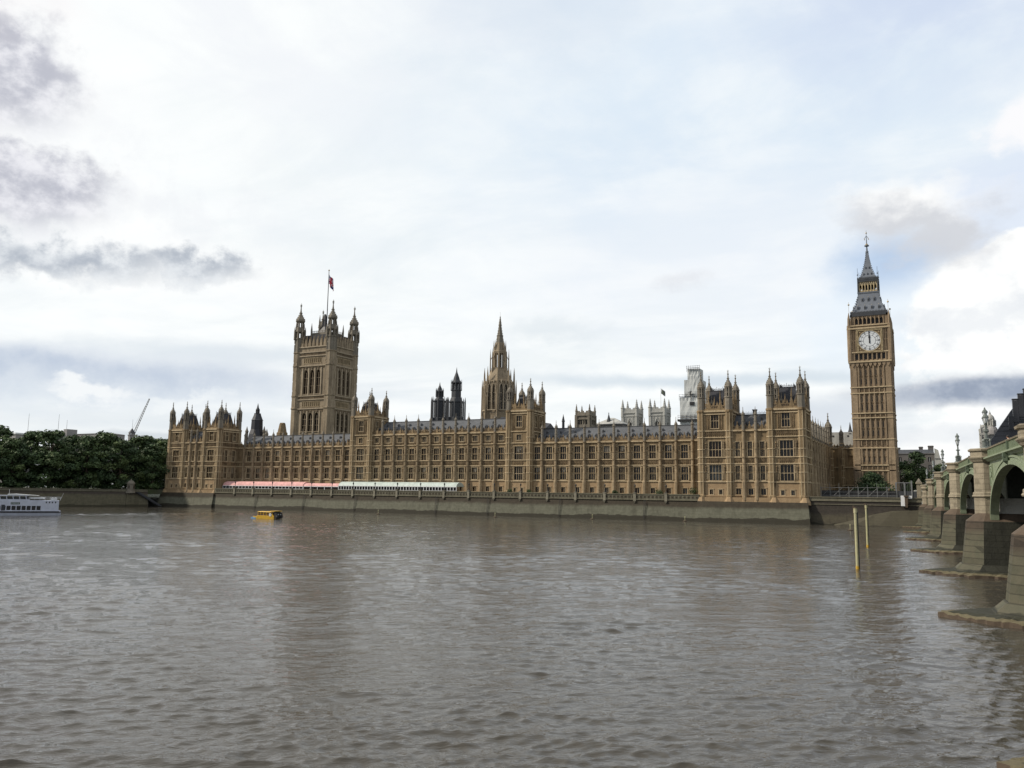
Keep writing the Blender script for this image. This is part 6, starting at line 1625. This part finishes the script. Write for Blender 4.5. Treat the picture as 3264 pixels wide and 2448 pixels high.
b = MB(); cabin(b, 0, 31, 2.8, 1.3, 4.0, low+[(.7+i*.72, 1.0+i*.72, 3.35, 3.75) for i in range(4)]); put('lower_deck', b.mesh('lower_deck', [boat_white]), tb, M)
b = MB(); b.box(.3, 30.8, -2.62, 2.62, 1.4, 3.9); put('glazing', b.mesh('glazing', [glass_dark]), tb, M)
b = MB(); b.box(12.6, 13.4, 2.78, 2.9, 1.2, 2.9); put('door', b.mesh('door', [lead]), tb, M)
b = MB(); b.box(9.2, 11.3, 2.8, 2.86, 3.0, 3.55); 
for k in range(6): b.box(9.5+k*.3, 9.6+k*.3, 2.85, 2.88, 3.12, 3.42, 1)
put('name_board', b.mesh('name_board', [green_d, boat_white]), tb, M)
b = MB()
for i in range(15):
    x = 7.6+i*1.5
    for y in (-2.6, 2.6): b.add([(x,y-.05,4),(x+.2,y-.05,4),(x+.5,y-.05,5.25),(x+.3,y-.05,5.25),(x,y+.05,4),(x+.2,y+.05,4),(x+.5,y+.05,5.25),(x+.3,y+.05,5.25)], [(0,1,2,3),(4,7,6,5),(0,4,5,1),(1,5,6,2),(2,6,7,3),(3,7,4,0)])
b.box(7.4, 31, -2.7, 2.7, 5.2, 5.42); b.box(0, 7.6, -2.75, 2.75, 4.0, 4.12); b.box(7, 30, -2.72, -2.66, 4.0, 4.35); b.box(7, 30, 2.66, 2.72, 4.0, 4.35)
put('upper_deck', b.mesh('upper_deck', [boat_white]), tb, M)
b = MB(); b.box(8, 30.5, -2.4, 2.4, 4.1, 4.9); b.box(7.3, 7.6, -2.4, 2.4, 4.1, 5.2); put('seating', b.mesh('seating', [lead]), tb, M)
b = MB(); b.add([(7.4,2.8,5.4),(12.2,2.8,5.4),(12.2,2.8,5.7),(10.5,2.8,5.78),(4.9,2.8,5.35),(7.4,-2.8,5.4),(12.2,-2.8,5.4),(12.2,-2.8,5.7),(10.5,-2.8,5.78),(4.9,-2.8,5.35)], [(0,1,2,3,4),(9,8,7,6,5),(0,5,6,1),(1,6,7,2),(2,7,8,3),(3,8,9,4),(4,9,5,0)]); b.box(16, 17.3, -2, 2, 5.4, 5.6); b.box(21, 23.4, -2, 2, 5.4, 5.65); put('awning', b.mesh('awning', [white]), tb, M)
b = MB()
b.plan([(3.9, 1.0), (6.8, 1.0), (7.3, 1.8), (6.8, 2.5), (3.9, 2.5), (3.5, 1.8)], 4.45, 4.9); b.box(4.0, 7.0, 1.1, 2.4, 4.15, 4.3, 1)
for x in (.9, 1.6): b.tube((x, 1.2, 4.5), (x, 2.5, 4.5), .42, n=8); b.box(x-.25, x+.25, 1.3, 2.4, 4.1, 4.3, 1)
put('life_rafts', b.mesh('life_rafts', [white, black]), tb, M)
b = MB()
for y in (-2.7, 2.7):
    b.tube((-.3, y, 4.95), (7.4, y, 4.95), .03, n=4); b.tube((-.3, y, 4.6), (7.4, y, 4.6), .02, n=4)
    for i in range(7): b.tube((-.3+i*1.25, y, 4.1), (-.3+i*1.25, y, 4.95), .025, n=4)
b.tube((-.3, -2.7, 4.95), (-.3, 2.7, 4.95), .03, n=4); b.tube((-.2, 0, 4.1), (-.9, 0, 6.0), .03, n=5)
for x in (12, 18, 24): b.tube((x, 0, 5.4), (x, 0, 7.0), .03, n=5)
put('railing', b.mesh('railing', [white]), tb, M)
b = MB(); b.box(-.2, 30, -2.98, -2.92, 1.02, 1.2); b.box(-.2, 30, 2.92, 2.98, 1.02, 1.2); put('fender_strip', b.mesh('fender_strip', [black]), tb, M)
# wake streaks are ripples in the water; amphibious tour vehicle
M = T(-163.3, 170.6, 0, math.pi-.06) @ Matrix.Scale(.92, 4)                     # local +x is its bow
dv = thing('amphibious_vehicle', 'yellow amphibious tour vehicle with a flat canopy afloat in front of the river wall', 'boat', M)
b = MB(); b.plan([(-4.3,-1.15), (2.6,-1.15), (4.2,-.8), (4.2,.8), (2.6,1.15), (-4.3,1.15)], -.4, .62, 0, [(-4.4,-1.25), (2.9,-1.25), (5.0,-.75), (5.0,.75), (2.9,1.25), (-4.4,1.25)]); b.box(-4.4, 2.6, -1.28, 1.28, .62, .95); b.box(-4.0, -3.4, 1.2, 1.32, .35, 1.3, 0); b.box(-4.0, -3.3, -1.3, 1.3, .9, 1.25); put('hull', b.mesh('hull', [yellow]), dv, M)
b = MB(); b.plan([(3.2,-1.2), (5.4,-.85), (5.4,.85), (3.2,1.2)], -.2, .3, 0, [(3.2,-1.28), (5.8,-.85), (5.8,.85), (3.2,1.28)]); b.box(4.6, 5.2, -.7, .7, .3, .5); put('bow_panel', b.mesh('bow_panel', [blue_p]), dv, M)
b = MB()
for x in (-3.6, -2.4, -1.2, 0, 1.2, 2.3):
    for y in (-1.2, 1.2): b.box(x-.05, x+.05, y-.04, y+.04, .9, 1.95)
b.box(-3.6, 2.4, 1.17, 1.23, 1.35, 1.42); b.box(-3.6, 2.4, -1.23, -1.17, 1.35, 1.42)
put('window_frame', b.mesh('window_frame', [yellow]), dv, M)
b = MB(); b.box(-3.4, 2.5, -1.0, 1.0, .9, 1.35); 
for i in range(5): b.box(-2.9+i*1.1, -2.7+i*1.1, -.95, .95, 1.2, 1.75)
b.box(2.3, 2.5, -1.0, 1.0, 1.0, 1.8); put('seats', b.mesh('seats', [plain('seat_purple', (.05, .03, .06), .7)]), dv, M)
b = MB(); b.plan([(-3.2,-1.35), (2.6,-1.25), (2.6,1.25), (-3.2,1.35)], 1.92, 2.12, 0, [(-3.2,-1.0), (2.3,-.9), (2.3,.9), (-3.2,1.0)]); b.plan([(-4.9,-1.35), (-2.8,-1.35), (-2.8,1.35), (-4.9,1.35)], 2.2, 2.36, 0); b.box(-4.4, -4.3, -1.2, 1.2, 1.2, 2.2, 1); put('canopy', b.mesh('canopy', [yellow, black]), dv, M)
b = MB()
for s in (-1, 1): b.tube((-3.0, s*1.3, 1.2), (-3.0, s*1.44, 1.2), .45, n=14, m=0); b.tube((-3.0, s*1.44, 1.2), (-3.0, s*1.46, 1.2), .2, n=10, m=1)
put('lifebuoy', b.mesh('lifebuoy', [white, lead]), dv, M)
b = MB(); b.box(-5.3, -4.4, -1.15, 1.15, .1, 1.8)
for s in (-1, 1): b.tube((-5.2, s*.7, .7), (-5.5, s*.7, .7), .5, n=12)
b.box(-5.34, -5.28, -.6, -.3, 1.2, 1.4, 1); b.box(-5.34, -5.28, .3, .6, 1.2, 1.4, 1)
put('stern', b.mesh('stern', [black, white]), dv, M)
for k, (x, sh, hr) in enumerate(((-2.4, cn, h_d), (-1.3, cw, h_b), (-.2, cbl, h_d), (.9, cn, h_b), (1.9, cw, h_d))):
    m2 = M @ T(x, .6, .0, math.pi)
    b = MB(); b.prism(0, 0, [(.85, .17), (1.3, .21), (1.42, .16), (1.47, .06), (1.53, .06), (1.58, .1), (1.68, .11), (1.76, .05)], 8, 0)
    for p in range(2): b.tube((0, (-1)**p*.2, 1.38), (-.15, (-1)**p*.24, 1.08), .055, .045, 6); b.tube((-.15, (-1)**p*.24, 1.08), (-.38, (-1)**p*.15, 1.05), .045, .03, 6)
    o = put('person', b.mesh('person', [sh]), None, m2)
    tag(o, ['seated passenger in navy nearest the lifebuoy of the yellow vehicle', 'seated passenger in a white top second from the stern of the yellow vehicle', 'seated passenger in pale blue in the middle of the yellow vehicle', 'seated passenger in navy near the bow of the yellow vehicle', 'seated passenger in white at the very front of the yellow vehicle'][k], 'person', 'passengers in the yellow vehicle')
    b = MB(); b.ball((.02, 0, 1.70), .115, 0, 8); put('hair', b.mesh('hair', [hr]), o, m2)
    b = MB(); b.ball((-.05, 0, 1.63), .085, 0, 8); put('face', b.mesh('face', [skin_m]), o, m2)
# gulls
for x, y, z, rz, lab in ((-290, 217.8, 9.15, .5, 'white gull gliding low past the dark trees near the stone hut'), (-300, 193.2, 15.8, 2.2, 'smaller white gull flying in front of the trees at far left')):
    g_ = thing('seagull', lab, 'bird', T(x, y, z, rz))
    b = MB(); b.prism(0, 0, [(-.3, .03), (-.15, .12), (.1, .13), (.28, .07), (.36, .05), (.44, .02)], 8)
    o_ = [(v[2], v[1], v[0]) for v in b.v]; b.v = o_
    put('body', b.mesh('body', [white]), g_, T(x, y, z, rz))
    for s in (-1, 1):
        b = MB(); b.plan([(-.1, 0), (.14, 0), (.12, s*.5), (-.08, s*.95), (-.16, s*.5)], 0, .03); b.v = [(vx, vy, vz+.28*math.sin(min(1, abs(vy)/.6)*1.5)) for vx, vy, vz in b.v]
        put('wing', b.mesh('wing', [white]), g_, T(x, y, z, rz))

# ================================================================== trees
def tree_meshes(hh, rw, seed, n_cl=66, per=125, size=.53, lo=.05):
    """tapered trunk with limbs, and a crown of leaf clumps with gaps and an uneven outline"""
    rng = random.getstate(); random.seed(seed)
    tb_ = MB(); cl = []
    tb_.tube((0,0,0), (.2,.1,hh*.3), .55, .4, 8); tb_.tube((.2,.1,hh*.3), (0,.2,hh*.75), .4, .12, 8)
    for k in range(n_cl):
        t = random.random(); z = hh*(lo+(.94-lo)*t)
        rr = rw*(math.sin(math.pi*min(1, (.26+.72*t)))**.6)*random.uniform(.35, 1.05); a = random.uniform(0, 6.283)
        x, y = rr*math.cos(a), rr*math.sin(a)
        cl.append((x, y, z, random.uniform(.12, .22)*rw+.9, random.choices([0, 1, 2], [4, 5, 1])[0]))
        if k % 3 == 0: tb_.tube((.1,.1,hh*.28+z*.25), (x*.85, y*.85, z-.3), .14, .04, 5)
    cl.append((0, 0, hh*.9, rw*.24, 0))
    lb_ = MB(); leaf_cloud(lb_, cl, per, size, .75)
    random.setstate(rng)
    return tb_.mesh('trunk', [bark]), lb_.mesh('crown', leaf)
TM = [tree_meshes(25, 7.5, 11), tree_meshes(25, 8.2, 23), tree_meshes(25, 7.0, 37), tree_meshes(25, 8.0, 51)]
gx, gy = gd.x, gd.y; nx_, ny_ = -gy, gx                    # along the wall and away from the river
spots = []
for k in range(9): spots.append((-345+gx*(12+k*13.4)+nx_*9, 137+gy*(12+k*13.4)+ny_*9, .86+.05*((k*7) % 4)))
for k in range(9): spots.append((-345+gx*(4+k*14.2)+nx_*22, 137+gy*(4+k*14.2)+ny_*22, .98+.05*((k*5) % 3)))
for k in range(3): spots.append((-316-k*13, 268+k*6, 1.0+.04*k))
for k, (x, y, s) in enumerate(spots):
    front = k < 9
    lab = ('%s tree from the left in the front row along the garden wall' % ORD[k]) if front else ('%s tree from the left in the taller back row of garden trees' % ORD[k-9]) if k < 18 else ['dark tree closest behind the white site cabin', 'dark tree just left of the one behind the white site cabin', 'dark tree two to the left of the white site cabin, at the back'][k-18]
    mw = T(x, y, 7.0, k*2.1) @ Matrix.Diagonal((s*1.15, s*1.15, s*.95, 1))
    t = thing('plane_tree', lab, 'tree', mw, 'garden trees at the left'); tr_, cr_ = TM[k % 4]
    put('trunk', tr_, t, mw); put('crown', cr_, t, mw)
hg = thing('garden_hedge', 'low dark hedge under the garden trees behind the river wall', 'hedge', T(-345, 137, 7.0, ga))
b = MB(); cl = [(k*1.9+random.uniform(-.5,.5), random.uniform(5.0, 7.5), 8.0+random.uniform(-.3,.5), random.uniform(1.1, 1.7), random.choice([0, 1, 1])) for k in range(60)]+[(k*3.0, 26+random.uniform(-2,2), 9.0, 2.6, 1) for k in range(42)]
leaf_cloud(b, cl, 90, .34, .9); put('foliage', b.mesh('foliage', leaf), hg, T(-345, 137, 0, ga))
RM = [tree_meshes(17, 6.2, 71, 40, 80, .5), tree_meshes(14, 4.4, 83, 30, 80, .45)]
for k, (x, y, s, i, lab) in enumerate(((-8.2, 345, 1.05, 0, 'big dark round tree right of the clock tower'), (-13.4, 340, .82, 0, 'smaller dark tree tucked against the right side of the clock tower'), (-.6, 352, .98, 1, 'dark tree below the pale gabled house, behind the bridge lamps'), (3.2, 356, .92, 1, 'rightmost dark tree, showing just over the bridge parapet'))):
    mw = T(x, y, 7.2, k*1.7) @ Matrix.Diagonal((s, s, s, 1)); t = thing('tree', lab, 'tree', mw, 'trees at the far end of the bridge'); put('trunk', RM[i][0], t, mw); put('crown', RM[i][1], t, mw)
bt = tree_meshes(8.4, 5.0, 97, 70, 130, .27); mw = T(-19.9, 288, 7.0)
b_leaf = bt[1]; b_leaf.materials.clear()
for m_ in (leaf[1], leaf[1], leaf[0]): b_leaf.materials.append(m_)
t = thing('round_bush', 'dark domed bush in front of the foot of the clock tower', 'bush', mw); put('stem', bt[0], t, mw); put('foliage', bt[1], t, mw)
